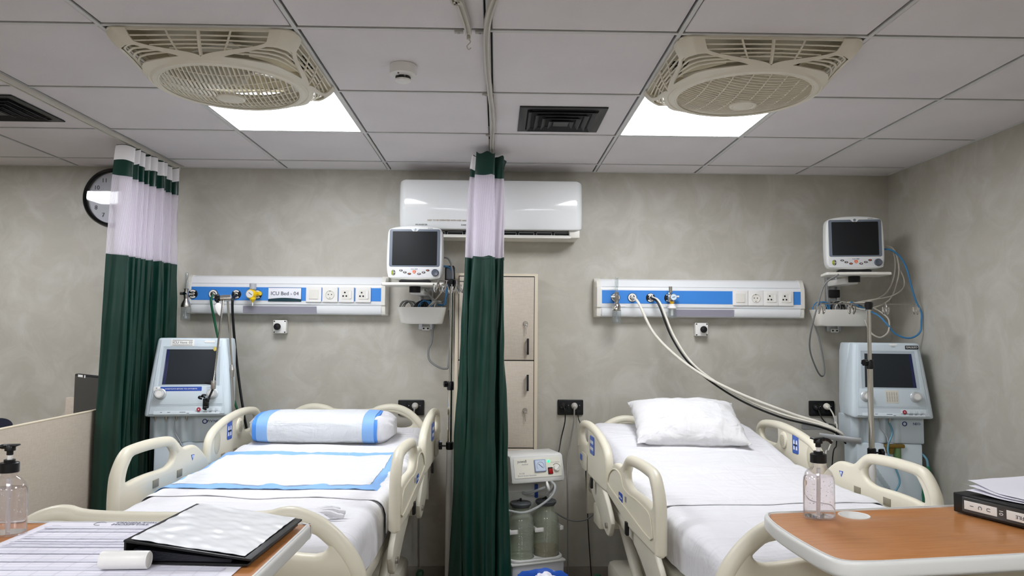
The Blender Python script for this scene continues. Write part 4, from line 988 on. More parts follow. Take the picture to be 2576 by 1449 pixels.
# ------------------------------------------------------------------ ventilators
def ventilator(label, loc, rz, mirror, texts):
    t = thing('ventilator', label, 'ventilator', loc, rz, 'ICU ventilators')
    s = -1 if mirror else 1
    z0, z1 = 1.008, 1.398
    tilt = math.atan2(0.07, z1 - z0)
    # front head: tilted trapezoid shell
    def ring(z, hw, yf, yb, r=0.02):
        P = []
        for cx, cy, a0 in ((hw - r, yb - r, 0), (-hw + r, yb - r, PI / 2), (-hw + r, yf + r, PI), (hw - r, yf + r, 1.5 * PI)):
            for k in range(4):
                a = a0 + k / 3 * PI / 2
                P.append(Vector((cx + r * math.cos(a), cy + r * math.sin(a), z)))
        return P
    def wz(z):
        f = (z - z0) / (z1 - z0)
        return 0.203 - 0.024 * f - 0.012 * f * f
    zs = [z0 - 0.0, z0 + 0.004, z0 + 0.012] + [z0 + 0.012 + (z1 - z0 - 0.024) * k / 8 for k in range(1, 9)] + [z1 - 0.004, z1]
    rings = []
    for z in zs:
        f = (z - z0) / (z1 - z0)
        ins = 0.008 if z in (zs[0], zs[-1]) else (0.002 if z in (zs[1], zs[-2]) else 0)
        rings.append(ring(z, wz(z) - ins, 0.07 * f + ins, 0.16 - ins))
    G().loft(rings).done('head_front', VENT, t, sharp=50)
    rings = [ring(z, h, 0.125, b, 0.015) for z, h, b in ((z0 - 0.0, 0.178, 0.28), (z0 + 0.05, 0.18, 0.29), (z1 - 0.05, 0.178, 0.28), (z1 - 0.006, 0.172, 0.275), (z1 - 0.001, 0.166, 0.27))]
    G().loft(rings).done('head_back', VENT, t, sharp=50)
    F = T(0, 0, z0) @ Rx(-tilt) @ FRONT      # u across, v up the slanted face, w outward
    V = (z1 - z0) / math.cos(tilt)
    # recessed screen: bevelled frame + glass
    so = [(-0.145, 0.150), (0.145, 0.150), (0.135, V - 0.045), (-0.135, V - 0.045)]
    si = [(-0.128, 0.160), (0.128, 0.160), (0.118, V - 0.058), (-0.118, V - 0.058)]
    G().plate([(-0.178, 0.012), (0.178, 0.012), (0.148, V - 0.008), (-0.148, V - 0.008)], 0.006, 0.002, [so], F @ T(0, 0, 0.001)).done('fascia', VENT, t)
    fr = [[F @ Vector((u, v, w)) for (u, v), w in zip(so, [0.003] * 4)], [F @ Vector((u, v, 0.0016)) for u, v in si]]
    G().loft(fr, cap=False).done('screen_bezel', VENT_D, t, flat=True)
    G().plate(si, 0.002, 0.0004, (), F @ T(0, 0, 0.0012)).done('screen', mat('vent_screen', '#262b30', 0.5, spec=0.3), t)
    G().plate([(s * a, b) for a, b in ((-0.128, 0.160), (-0.112, 0.160), (-0.104, V - 0.058), (-0.118, V - 0.058))], 0.0012, 0.0002, (), F @ T(0, 0, 0.0022)).done('screen_tint', mat('screen_navy', '#1a2350', 0.25), t)
    # knob panel
    G().plate([(-0.168, 0.06), (0.166, 0.06), (0.158, 0.152), (-0.158, 0.152)], 0.003, 0.001, (), F @ T(0, 0, 0.004)).done('knob_panel', VENT, t)
    for a in (-0.13, 0.115):
        g = G().lathe([(0.029, 0.0), (0.027, 0.008), (0.024, 0.010), (0.024, 0.026), (0.021, 0.030), (0.017, 0.0305), (0.015, 0.028), (0.0, 0.027)], 36); g.bm.transform(F @ T(a, 0.112, 0.005)); kb = g.done('knob', mat('knob_silver', '#cfd2d2', 0.3, 0.35), t)
        g = G().lathe([(0.0155, 0.0285), (0.0150, 0.0295), (0.0, 0.0290)], 30); g.bm.transform(F @ T(a, 0.112, 0.005)); g.done('knob_cap', WHITE, kb)
    G().plate([(-0.168, 0.054), (0.167, 0.054), (0.167, 0.0555), (-0.168, 0.0555)], 0.001, 0.0001, (), F @ T(0, 0, 0.0048)).done('seam', VENT_D, t)
    G().plate(rrect(0.125, 0.024, 0.002, 2, 0.10, 0.034), 0.001, 0.0002, (), F @ T(0, 0, 0.0046)).done('key_strip', mat('vent_pale', '#dbe6ec', 0.4), t)
    g = G().lathe([(0.010, 0), (0.010, 0.003), (0.0, 0.0035)], 24); g.bm.transform(F @ T(0.055, 0.034, 0.005)); rb = g.done('alarm_key', mat('crimson', '#a0203a', 0.4), t)
    G().plate([(-0.0035, -0.003), (0.0035, -0.003), (0, 0.004)], 0.0006, 0.0001, (), F @ T(0.055, 0.034, 0.0088)).done('key_symbol', WHITE, rb)
    for k in range(3):
        G().plate(rrect(0.014, 0.013, 0.003, 3, 0.087 + 0.026 * k, 0.034), 0.0025, 0.0008, (), F @ T(0, 0, 0.0055)).done('key', VENT, t)
    G().plate(rrect(0.31, 0.016, 0.002, 2, 0, 0.017 + 0.002), 0.001, 0.0002, (), F @ T(0, 0, 0.0046)).done('legend_strip', mat('vent_pale', '#dbe6ec', 0.4), t)
    g = G()
    for u, w in ((-0.12, 0.008), (-0.085, 0.014), (-0.02, 0.028), (0.005, 0.012), (0.055, 0.012), (0.085, 0.02), (0.11, 0.012), (0.135, 0.005)):
        g.box((0, 0, 0), (w, 0.0022, 0.0003), M=F @ T(u, 0.021 if u != 0.005 else 0.015, 0.0052))
    tag(g.done('legend_marks', INK, t, flat=True), kind='stuff')
    for txt, u, v, size, m, bg in texts:
        if bg:
            b = G().plate(rrect(bg[0], bg[1], min(bg[0], bg[1]) * 0.12, 3, u, v), 0.0014, 0.0003, (), F @ T(0, 0, 0.0052)).done('label_plate', bg[2], t)
            if len(bg) > 3:
                for q in (-1, 1): G().box((0, 0, 0), (bg[0] * 0.86, 0.0022, 0.0003), M=F @ T(u, v + q * bg[1] * 0.36, 0.0061)).done('label_bar', INK, b)
            G().text(txt, size, F @ T(u, v, 0.0062), 0.0003).done('lettering', m, b, flat=True)
        else:
            G().text(txt, size, F @ T(u, v, 0.0052), 0.0003).done('lettering', m, t, flat=True)
    # lower front housing with port flutes
    zc0, zc1 = 0.872, z0 - 0.001
    prof = []
    n = 40
    for k in range(n + 1):
        u = -0.19 + 0.36 * k / n
        y = 0.055
        if u < 0.035: y = 0.060 + 0.012 * math.cos((u + 0.19) / 0.225 * 2 * PI * 3.5)
        elif u < 0.05: y = 0.05
        prof.append((u, y))
    prof = prof + [(0.17, 0.26), (-0.19, 0.26)]
    def lowring(z, k=0.0, xs=1.0): return [Vector((u * xs, y + k, z)) for u, y in prof]
    G().loft([lowring(zc0, 0.006, 0.985), lowring(zc0 + 0.006), lowring(zc1)]).done('patient_block', VENT, t, sharp=60)
    for k, u in enumerate((-0.155, -0.105, -0.057, -0.008)):
        G().cyl((u, 0.035, z0 - 0.001), (u, 0.035, z0 - 0.018), 0.007, 0.0055, n=14).cyl((u, 0.035, z0 - 0.018), (u, 0.035, z0 - 0.026), 0.003, n=10).done('port', STEEL, t)
    bd = G().plate(circ(0.0125, 28, 0.075, 0.976), 0.001, 0.0002, [circ(0.008, 24, 0.075, 0.976)], T(0, 0.053, 0) @ FRONT).done('round_badge', mat('navy', '#1c2f6a', 0.4), t)
    G().text('NEO', 0.018, T(0.135, 0.0535, 0.976) @ FRONT, 0.0004).done('model_lettering', mat('navy', '#1c2f6a', 0.4), t, flat=True)
    # column and base with castors
    G().box((-0.0, 0.16, 0.50), (0.33, 0.2, 0.745), 0.01).done('column', VENT, t)
    G().box((0, 0.14, 0.10), (0.42, 0.36, 0.06), 0.02).done('base', VENT_D, t)
    for a in (-0.17, 0.17):
        for b in (0.0, 0.28):
            G().cyl((a - 0.012, b, 0.035), (a + 0.012, b, 0.035), 0.035, n=20).box((a, b, 0.06), (0.03, 0.05, 0.03), 0.004).done('castor', GREY, t)
    return t, F, V
PALE = mat('label_white', '#f0f0ec', 0.4)
vl, FL, VL = ventilator('pale blue ventilator marked ICU Vent: 03 beside the left bed', (-1.545, -0.52, 0), 0.17, False, [
    ('ICU Vent: 03', -0.045, 0.372, 0.0178, INK, (0.112, 0.034, PALE, 1)),
    ('INVESTIGATE BEFORE YOU EXTUBATE', -0.035, 0.137, 0.0088, PALE, (0.195, 0.022, BLUEINK)),
    ('*', -0.15, 0.137, 0.02, INK, (0.03, 0.022, PALE)),
    ('HAMILTON', 0.105, 0.143, 0.008, BLUEINK, None), ('MEDICAL', 0.098, 0.135, 0.007, BLUEINK, None),
    ('', 0.085, 0.378, 0.006, INK, (0.05, 0.011, PALE)),
])
G().plate([(0.112 + 0.011 * math.cos(a) * 0.7, 0.340 + 0.011 * math.sin(a)) for a in [k * PI / 8 for k in range(16)]], 0.001, 0.0002, (), FL @ T(0, 0, 0.0045)).done('yellow_sticker', mat('pale_yellow', '#d9c36a', 0.5), vl)
G().text('P/V', 0.02, T(0.092 + 0.008, 0.0535, 0.976) @ FRONT, 0.0004).done('series_lettering', INK, vl, flat=True)
vr, FR, VR = ventilator('pale blue ventilator marked GALILEO in the far right corner', (2.062, -0.465, 0), -0.13, True, [
    ('GALILEO', 0.122, 0.372, 0.0145, PALE, (0.066, 0.02, mat('badge_dark', '#23262c', 0.4))),
    ('HAMILTON', 0.13, 0.146, 0.007, BLUEINK, None), ('MEDICAL', 0.124, 0.139, 0.0062, BLUEINK, None),
    ('', 0.03, 0.386, 0.006, INK, (0.04, 0.009, PALE)), ('Galileo', 0.03, 0.375, 0.007, GREYINK, None),
])
cardr = G().plate(quad(0.062, 0.066), 0.001, 0.0002, (), FR @ T(0.0, 0.112, 0.0062)).done('settings_card', mat('card_cream', '#d9d6c9', 0.5), vr)
g = G()
for k in range(5):
    for j in range(12): g.box((0, 0, 0), (0.007, 0.0014, 0.0003), M=FR @ T(-0.024 + 0.012 * k, 0.088 + 0.0042 * j, 0.0069))
tag(g.done('card_print', GREY, cardr, flat=True), kind='stuff')
# breathing-circuit tubes of the ventilators
AQUA = mat('tube_aqua', '#7fb9cf', 0.25, trans=0.4)
hose('breathing_tube', 'thin blue tube hanging under the left ventilator', [(-1.58, -0.466, 0.985), (-1.583, -0.468, 0.93), (-1.592, -0.47, 0.88), (-1.585, -0.475, 0.82), (-1.56, -0.48, 0.75)], 0.004, CABS[1], 'tube', 'ventilator tubes')
hose('breathing_tube', 'thin clear tube hanging under the left ventilator', [(-1.629, -0.466, 0.985), (-1.625, -0.468, 0.93), (-1.59, -0.474, 0.87), (-1.55, -0.48, 0.80), (-1.52, -0.48, 0.75)], 0.003, GREYL, 'tube', 'ventilator tubes')
hose('breathing_tube', 'aqua tube winding down the front of the right ventilator', [(2.062, -0.418, 0.985), (2.078, -0.42, 0.93), (2.05, -0.43, 0.87), (2.045, -0.44, 0.82), (2.075, -0.44, 0.76), (2.10, -0.44, 0.68), (2.07, -0.44, 0.61), (2.10, -0.44, 0.54), (2.13, -0.44, 0.45)], 0.005, AQUA, 'tube', 'ventilator tubes')
hose('breathing_tube', 'thin clear tube hanging under the right ventilator', [(2.013, -0.418, 0.985), (2.02, -0.42, 0.95), (2.045, -0.425, 0.91), (2.05, -0.43, 0.88)], 0.0028, GREYL, 'tube', 'ventilator tubes')
t = thing('water_trap', 'amber and green water trap under the right ventilator', 'water trap', (2.09, -0.41, 0.79))
G().box((0, 0, 0.07), (0.10, 0.04, 0.02), 0.006).lathe([(0.018, 0.03), (0.024, 0.06)], 18, T(-0.022, 0, 0)).done('amber_cap', mat('amber_plastic', '#9a7a2c', 0.25, trans=0.5), t)
G().lathe([(0.0, 0.0), (0.018, 0.0), (0.02, 0.01), (0.02, 0.06), (0.0, 0.06)], 18, T(0.016, 0, 0)).done('green_cup', mat('green_cup', '#7fa36a', 0.3, trans=0.4), t)
t = thing('corrugated_tube', 'clear corrugated breathing tube leaning on the right ventilator column', 'tube', (2.0, -0.42, 0.5))
P = smooth([(-0.02, 0.0, 0.24), (0.02, 0.0, 0.18), (0.05, 0, 0.14)], 6); g = G().tube(P, [0.014 if i % 2 else 0.011 for i in range(40)], 12); g.done('sleeve', CLEAR, t)
P = smooth([(0.05, 0, 0.14), (0.08, 0, 0.09), (0.11, 0.0, 0.03), (0.13, 0.0, -0.05)], 16); g = G().tube(P, [0.011 if i % 2 else 0.008 for i in range(60)], 12); g.done('corrugation', mat('tube_clear_grey', '#c9d2d8', 0.2, trans=0.5), t)
t = thing('breathing_bag', 'dark green breathing bag hanging beside the right ventilator column', 'breathing bag', (2.252, -0.44, 0.50))
G().lathe([(0.0, 0.0), (0.016, 0.006), (0.03, 0.05), (0.034, 0.11), (0.028, 0.19), (0.012, 0.235), (0.009, 0.26), (0.0, 0.26)], 24).done('bag', mat('bag_green', '#1d6a4a', 0.45), t)
G().tube([(0, 0, 0.255), (-0.005, 0.01, 0.30), (-0.03, 0.05, 0.335), (-0.06, 0.08, 0.345)], 0.006, 10, 6).done('neck_tube', AQUA, t)
# side rail and bracket of the right ventilator with grey handle
t = thing('ventilator_side_rail', 'grey metal accessory rail with handle left of the right ventilator', 'rail', (1.775, -0.40, 0.905))
G().box((0.035, -0.03, 0.0), (0.20, 0.010, 0.03), 0.001, M=Rz(-0.55) @ Ry(0.06)).done('rail', ALU, t)
G().box((-0.07, 0.06, 0.045), (0.14, 0.03, 0.035), 0.006).done('handle', GREYL, t)
for k in range(3):
    G().cyl((0.0 + 0.04 * k, -0.012 - 0.024 * k, 0.0), (-0.003 + 0.04 * k, -0.018 - 0.024 * k, 0.0), 0.005, n=12).done('bolt', STEEL, t)

# ------------------------------------------------------------------ hose support arm at the left ventilator
t = thing('hose_support_arm', 'jointed chrome hose support arm rising beside the left ventilator', 'support arm', (-1.352, -0.40, 0.60))
o = Vector((-1.352, -0.40, 0.60))
def L3(*p): return Vector(p) - o
G().tube([L3(-1.345, -0.40, 0.60), L3(-1.352, -0.42, 1.033), L3(-1.364, -0.42, 1.20)], 0.0075, 14).done('lower_rod', STEEL, t)
G().cyl(L3(-1.364, -0.42, 1.20), L3(-1.365, -0.42, 1.235), 0.012, 0.014).cyl(L3(-1.365, -0.42, 1.235), L3(-1.366, -0.42, 1.262), 0.014, 0.007).done('elbow_joint', STEEL, t)
G().cyl(L3(-1.366, -0.42, 1.26), L3(-1.385, -0.45, 1.595), 0.0055).done('middle_rod', CHROME, t)
G().cyl(L3(-1.42, -0.455, 1.603), L3(-1.37, -0.445, 1.606), 0.017, n=24).done('top_joint', CHROME, t)
G().cyl(L3(-1.404, -0.46, 1.595), L3(-1.405, -0.55, 1.185), 0.005).done('upper_rod', CHROME, t)
g = G()
for k in range(5):
    a = k * 2 * PI / 5
    g.cyl(L3(-1.43, -0.457, 1.603), L3(-1.437, -0.457 + 0.022 * math.cos(a), 1.603 + 0.022 * math.sin(a)), 0.007, n=10)
g.cyl(L3(-1.42, -0.456, 1.603), L3(-1.446, -0.459, 1.603), 0.014)
g.done('clamp_knob', BLACK, t)
g = G().plate([(0, 0.026), (0.014, 0.02), (0.019, 0.0), (0.016, -0.024), (0.005, -0.045), (-0.006, -0.034), (-0.016, -0.012), (-0.018, 0.012), (-0.01, 0.024)], 0.02, 0.006, (), T(*L3(-1.428, -0.455, 1.555)) @ FRONT @ Rz(0.15)); g.done('joint_lever', WHITE, t)
g = G().box(L3(-1.405, -0.553, 1.168), (0.022, 0.022, 0.045), 0.006); g.done('end_joint', STEEL, t)
G().cyl(L3(-1.415, -0.555, 1.175), L3(-1.445, -0.555, 1.178), 0.006).cyl(L3(-1.406, -0.555, 1.148), L3(-1.43, -0.56, 1.085), 0.005).done('end_stem', BLACK, t)
g = G().box(L3(-1.436, -0.56, 1.078), (0.028, 0.02, 0.05), 0.005, M=None)
for dx, dz, a in ((-0.02, 0.022, 0.5), (-0.004, 0.03, 0.1), (0.016, 0.012, -0.7), (0.004, -0.03, 0.2)):
    g.tube([L3(-1.436 + dx, -0.565, 1.078 + dz), L3(-1.436 + dx - 0.008, -0.58, 1.078 + dz + 0.006), L3(-1.436 + dx, -0.59, 1.078 + dz + 0.014), L3(-1.436 + dx + 0.01, -0.58, 1.078 + dz + 0.012)], 0.0045, 8, 4)
g.done('tube_clip', BLACK, t)

# ------------------------------------------------------------------ IV stands
def knob5(g, c, ax, r=0.018):
    c = Vector(c); ax = Vector(ax).normalized(); u = ax.orthogonal().normalized(); v = ax.cross(u)
    for k in range(6):
        a = k * PI / 3
        g.cyl(c + (u * math.cos(a) + v * math.sin(a)) * r * 0.65 - ax * 0.008, c + (u * math.cos(a) + v * math.sin(a)) * r * 0.65 + ax * 0.008, r * 0.42, n=10)
    g.cyl(c - ax * 0.008, c + ax * 0.008, r * 0.8)
def iv_stand(label, x, y, ztop, hookdir, low_r, mid_z, low_z, knob_side, spread, hs=1.25):
    t = thing('iv_stand', label, 'IV stand', (x, y, 0), 0, 'IV stands')
    for k in range(5):
        a = k * 2 * PI / 5 + 0.3
        e = Vector((0.2 * math.cos(a), 0.2 * math.sin(a), 0.07))
        lg = G().tube([(0.02 * math.cos(a), 0.02 * math.sin(a), 0.12), (0.1 * math.cos(a), 0.1 * math.sin(a), 0.1), tuple(e)], 0.011, 10, 3).done('leg', STEEL, t)
        G().cyl(e + Vector((-0.009, 0, -0.045)), e + Vector((0.009, 0, -0.045)), 0.025, n=18).cyl(e, e + Vector((0, 0, -0.03)), 0.006).done('castor', BLACKM, lg)
    G().lathe([(0.03, 0.08), (0.03, 0.13), (0.02, 0.15)], 20).done('hub', BLACK, t)
    G().cyl((0, 0, 0.14), (0, 0, low_z), low_r, n=20).done('lower_tube', WHITE, t)
    g = G().lathe([(0.0175, low_z - 0.018), (0.02, low_z - 0.014), (0.02, low_z + 0.018), (0.016, low_z + 0.022)], 20).cyl((0.015 * knob_side, 0, low_z), (0.045 * knob_side, 0, low_z), 0.004)
    knob5(g, (0.048 * knob_side, 0, low_z), (knob_side, 0, 0)); g.done('lower_clamp', BLACK, t)
    G().cyl((0, 0, low_z), (0, 0, mid_z), 0.0135, n=20).done('middle_tube', CHROME, t)
    g = G().lathe([(0.016, mid_z - 0.025), (0.018, mid_z - 0.02), (0.018, mid_z + 0.012), (0.014, mid_z + 0.02)], 20); knob5(g, (-0.026, -0.002, mid_z + 0.006), (-1, -0.3, 0), 0.015); g.done('upper_clamp', BLACK, t)
    G().cyl((0, 0, mid_z), (0, 0, ztop), 0.0095, n=18).done('upper_tube', CHROME, t)
    G().lathe([(0.014, ztop - 0.024), (0.019, ztop - 0.01), (0.02, ztop + 0.008), (0.014, ztop + 0.014), (0.0, ztop + 0.014)], 20).done('top_cap', BLACK, t)
    d = Vector((math.cos(hookdir), math.sin(hookdir), 0)); n = Vector((-d.y, d.x, 0))
    G().tube([-d * spread + Vector((0, 0, ztop + 0.004)), d * spread + Vector((0, 0, ztop + 0.004))], 0.003, 8).done('crossbar', STEEL, t)
    for f in (-1, -0.36, 0.36, 1):
        c = d * spread * f + Vector((0, 0, ztop + 0.006))
        pts = []
        for sgn in (-1, 1):
            pts = [c, c + n * sgn * 0.008 + Vector((0, 0, -0.016)) + d * 0.006 * sgn, c + n * sgn * 0.012 + d * 0.012 * sgn + Vector((0, 0, -0.034)), c + n * sgn * 0.02 + d * 0.018 * sgn + Vector((0, 0, -0.04)), c + n * sgn * 0.024 + d * 0.024 * sgn + Vector((0, 0, -0.03)), c + n * sgn * 0.026 + d * 0.027 * sgn + Vector((0, 0, -0.014))]
            pts = [c + (p - c) * hs for p in pts]
            G().tube(pts, 0.0038, 8, 5).done('hook', CHROME, t)
    return t
iv_stand('chrome IV stand beside the left bed, just left of the middle curtain', -0.2345, -0.44, 1.70, 0.45, 0.0172, 1.165, 0.855, -1, 0.075, 1.55)
iv_stand('chrome IV stand in front of the right ventilator', 1.822, -0.7, 1.588, 0.0, 0.0175, 1.30, 0.872, 1, 0.235)

# ------------------------------------------------------------------ hospital beds
STICKER = mat('sticker_blue', '#3f63b8', 0.4)
RECESS = mat('rail_slot', '#8e8775', 0.6)
FOOT_OUT = [(.545, .703), (.522, .722), (.513, .80), (.519, .876), (.533, .912), (.556, .942), (.588, .966), (.63, .979), (.755, .982), (.877, .976), (.929, .971), (.962, .959), (.99, .942), (1.026, .917), (1.057, .908), (1.095, .908), (1.133, .906), (1.173, .895), (1.228, .864), (1.28, .824), (1.305, .785), (1.295, .752), (1.2, .735), (1.08, .72), (.95, .70), (.75, .70)]
FOOT_HOLE = [(.931, .934), (.886, .938), (.757, .943), (.647, .942), (.615, .922), (.595, .894), (.588, .862), (.61, .853), (.663, .857), (.76, .858), (.871, .854), (.918, .859), (.948, .872), (.959, .892), (.951, .916)]
HEAD_OUT = [(1.315, .745), (1.292, .775), (1.287, .833), (1.294, .875), (1.322, .925), (1.39, .957), (1.53, .985), (1.716, 1.0), (1.88, .99), (1.95, .968), (1.982, .93), (1.988, .85), (1.965, .775), (1.89, .752), (1.6, .742)]
HEAD_HOLE = [(1.735, .963), (1.86, .958), (1.905, .945), (1.92, .915), (1.895, .89), (1.84, .885), (1.75, .887), (1.722, .91), (1.72, .945)]
GRIP = [(1.37, .935), (1.40, .925), (1.415, .89), (1.405, .845), (1.38, .825), (1.355, .84), (1.35, .88), (1.355, .915)]
def sp2(P, n=3): return [(v.x, v.y) for v in smooth([(a, b, 0) for a, b in P], n, True)]
def shrink(P, k, cx, cy): return [(cx + (a - cx) * k, cy + (b - cy) * k) for a, b in P]
def make_bed(label, loc, rz, dz, ds, logo_side):
    t = thing('hospital_bed', label, 'hospital bed', loc, rz, 'hospital beds')
    def S(x): return SIDE                      # (s,z) plate; w -> +x
    def rail(side, kind):
        M = T(side * 0.485, ds, dz) @ SIDE
        if kind == 'foot':
            o = G().plate(sp2(FOOT_OUT), 0.03, 0.013, [sp2(FOOT_HOLE)[::-1]], M, 3).done('side_rail', IVORY, t, sharp=60)
            loopp = smooth([(s, z, 0) for s, z in [(.536, .715), (.532, .80), (.537, .873), (.551, .906), (.574, .936), (.60, .955), (.635, .962), (.755, .9635), (.877, .957), (.93, .949), (.962, .93), (.985, .905)]], 4)
            G().tube([M @ v for v in loopp], 0.0205, 14).done('grab_bar', IVORY, o)
            # outer face: recessed panel lines and latch
            xo = side * 0.017
            for P in ([(.60, .745), (.59, .80), (.63, .83), (.80, .835), (.90, .83), (.98, .84), (1.02, .875), (1.10, .885), (1.19, .865), (1.25, .82), (1.22, .79), (.90, .765)],):
                G().tube([T(side * 0.485 + xo, ds, dz) @ Vector((0, a, b)) for a, b in sp2(P)], 0.003, 6, closed=True).done('panel_bead', IVORY, o)
            G().box((side * 0.485 + side * 0.016, 0.93 + ds, 0.695 + dz), (0.012, 0.03, 0.05), 0.003).done('latch', BLACK, o)
            for a in (.80, 1.0):
                G().box((side * 0.485 - side * 0.0162, a + ds, 0.812 + dz), (0.003, 0.045, 0.03), 0.001).done('slot', RECESS, o)
            if side == logo_side:
                pass
            tri = [(1.105, .868), (1.137, .866), (1.12, .842)]
            tr_ = G().plate(tri, 0.001, 0.0002, (), T(side * 0.485 - side * 0.0158, ds, dz) @ SIDE).done('triangle_sticker', STICKER, o)
            G().plate([(1.113, .864), (1.129, .863), (1.12, .850)], 0.0006, 0.0001, (), T(side * 0.485 - side * 0.0166, ds, dz) @ SIDE).done('sticker_mark', mat('sticker_pale', '#dfe6f4', 0.4), tr_)
            ph = 1 if side > 0 else -1
            LM = T(side * 0.485 + side * 0.0165, ds, dz) @ Matrix(((0, 0, ph, 0), (ph, 0, 0, 0), (0, 1, 0, 0), (0, 0, 0, 1)))
            lb = G().plate(rrect(0.062, 0.036, 0.01, 4, ph * 1.03, 0.79), 0.001, 0.0002, (), LM).done('maker_badge', BLUEINK, o)
            G().text('Hill-Rom', 0.0145, LM @ T(ph * 1.03, 0.79, 0.0007), 0.0002).done('lettering', PALE, lb, flat=True)
            G().box((side * 0.485 + side * 0.0165, 0.95 + ds, 0.80 + dz), (0.001, 0.018, 0.02)).done('pictogram', GREYINK, o)
        else:
            o = G().plate(sp2(HEAD_OUT), 0.03, 0.013, [sp2(HEAD_HOLE)], M, 3).done('side_rail', IVORY, t, sharp=60)
            loopp = smooth([(s, z, 0) for s, z in [(1.306, .80), (1.308, .868), (1.334, .91), (1.395, .938), (1.53, .966), (1.716, .98), (1.87, .971), (1.93, .95), (1.958, .92), (1.966, .85)]], 4)
            G().tube([M @ v for v in loopp], 0.0195, 14).done('grab_bar', IVORY, o)
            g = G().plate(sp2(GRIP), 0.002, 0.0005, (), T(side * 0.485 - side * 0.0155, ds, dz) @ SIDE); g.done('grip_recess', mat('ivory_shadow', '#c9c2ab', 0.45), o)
            # speaker disc on the inner face
            g = G().lathe([(0.042, 0.0), (0.040, 0.007), (0.034, 0.010), (0.0, 0.010)], 32, sx=0.85)
            g.bm.transform(T(side * 0.485 - side * 0.0145, 1.645 + ds, .918 + dz) @ Matrix(((0, 0, -side, 0), (1, 0, 0, 0), (0, 1, 0, 0), (0, 0, 0, 1)))); sp = g.done('speaker', IVORY, o)
            for k in range(9):
                zz = .918 + (k - 4) * 0.006; h = math.sqrt(max(0, 0.03 ** 2 - ((k - 4) * 0.006) ** 2))
                G().box((side * 0.485 - side * 0.025, 1.645 + ds, zz + dz), (0.001, h * 1.6, 0.0016)).done('speaker_slit', RECESS, sp)
            g = G().plate(rrect(0.062, 0.094, 0.01, 4, 1.525, .918), 0.001, 0.0002, (), T(side * 0.485 - side * 0.0158, ds, dz) @ SIDE); st = g.done('control_sticker', STICKER, o)
            for a, b in ((1.512, .898), (1.538, .898), (1.512, .925), (1.538, .925)):
                G().plate([(a - 0.008, b - 0.009), (a + 0.008, b - 0.009), (a + 0.004, b + 0.010), (a - 0.004, b + 0.010)], 0.0006, 0.0001, (), T(side * 0.485 - side * 0.0166, ds, dz) @ SIDE).done('sticker_mark', PALE, st)
            G().box((side * 0.485 - side * 0.0167, 1.525 + ds, .911 + dz), (0.0006, 0.03, 0.008)).done('sticker_bar', INK, st)
            # outer control panel
            g = G().plate(rrect(0.10, 0.085, 0.012, 4, 1.60, .905), 0.004, 0.001, (), T(side * 0.485 + side * 0.0165, ds, dz) @ SIDE); cp = g.done('control_pad', STICKER, o)
            for k in range(6):
                G().plate(circ(0.009, 14, 1.575 + 0.025 * (k % 3), .89 + 0.03 * (k // 3)), 0.001, 0.0002, (), T(side * 0.485 + side * 0.019, ds, dz) @ SIDE).done('control_key', PALE, cp)
            G().plate(rrect(0.12, 0.08, 0.01, 3, 1.78, .80), 0.008, 0.002, (), T(side * 0.485 + side * 0.02, ds, dz) @ SIDE).done('outer_panel', IVORY_D, o)
            G().plate(rrect(0.05, 0.03, 0.004, 3, 1.84, .81), 0.002, 0.0005, (), T(side * 0.485 + side * 0.0255, ds, dz) @ SIDE).done('display_label', STICKER, o)
            for a in (1.45, 1.60):
                G().box((side * 0.485 - side * 0.0162, a + ds, 0.80 + dz), (0.003, 0.045, 0.035), 0.001).done('slot', RECESS, o)
            G().box((side * 0.485 + side * 0.016, 1.62 + ds, 0.725 + dz), (0.012, 0.03, 0.05), 0.003).done('latch', BLACK, o)
        # support bracket under the rail
        c = 0.86 if kind == 'foot' else 1.62
        br = [(c - .30, .585), (c - .31, .63), (c - .2, .70), (c - .08, .735), (c + .14, .735), (c + .17, .70), (c + .10, .655), (c - .04, .61), (c - .16, .56), (c - .26, .545)]
        G().plate(sp2(br), 0.022, 0.006, (), T(side * 0.468, ds, dz) @ SIDE).done('rail_bracket', IVORY_D, t)
        for a, b in ((c - .25, .59), (c + .11, .70)):
            g = G().cyl((side * 0.478, a + ds, b + dz), (side * 0.488, a + ds, b + dz), 0.012, n=18); g.done('pivot_bolt', STEEL, t)
    for sd in (-1, 1):
        rail(sd, 'foot'); rail(sd, 'head')
    # footboard
    half = [(0.505, .40), (0.508, .74), (0.50, .80), (0.478, .852), (0.438, .905), (0.385, .948), (0.328, .972), (0.285, .975), (0.238, .964), (0.12, .959)]
    out = [(x, z) for x, z in half] + [(-x, z) for x, z in half[::-1]]
    out = [(v.x, v.y) for v in smooth([(a, b, 0) for a, b in out], 4)]
    hole = sp2([(0.405, .872), (0.39, .895), (0.34, .912), (0.24, .910), (0.16, .905), (0.15, .89), (0.17, .872), (0.26, .864), (0.37, .852)])
    hz = dz + (0.012 if dz == 0 else -0.033)
    M = T(0, 0.0, 0) @ T(0, 0, dz * 0.1) @ FRONT
    o = G().plate(out, 0.042, 0.016, [hole, [(-a, b) for a, b in hole[::-1]]], M, 3).done('footboard', IVORY, t, sharp=60)
    rim = smooth([(x, z - 0.018, 0) for x, z in [(0.49, .72), (0.484, .795), (0.462, .846), (0.424, .893), (0.376, .932), (0.324, .953), (0.284, .955), (0.238, .944), (0.12, .939), (0, .939)]], 4)
    rim = [Vector((v.x, v.y + 0.014, 0)) for v in rim]
    rim = rim + [Vector((-v.x, v.y, 0)) for v in rim[::-1][1:]]
    G().tube([M @ v for v in rim], 0.024, 14).done('top_bar', IVORY, o)
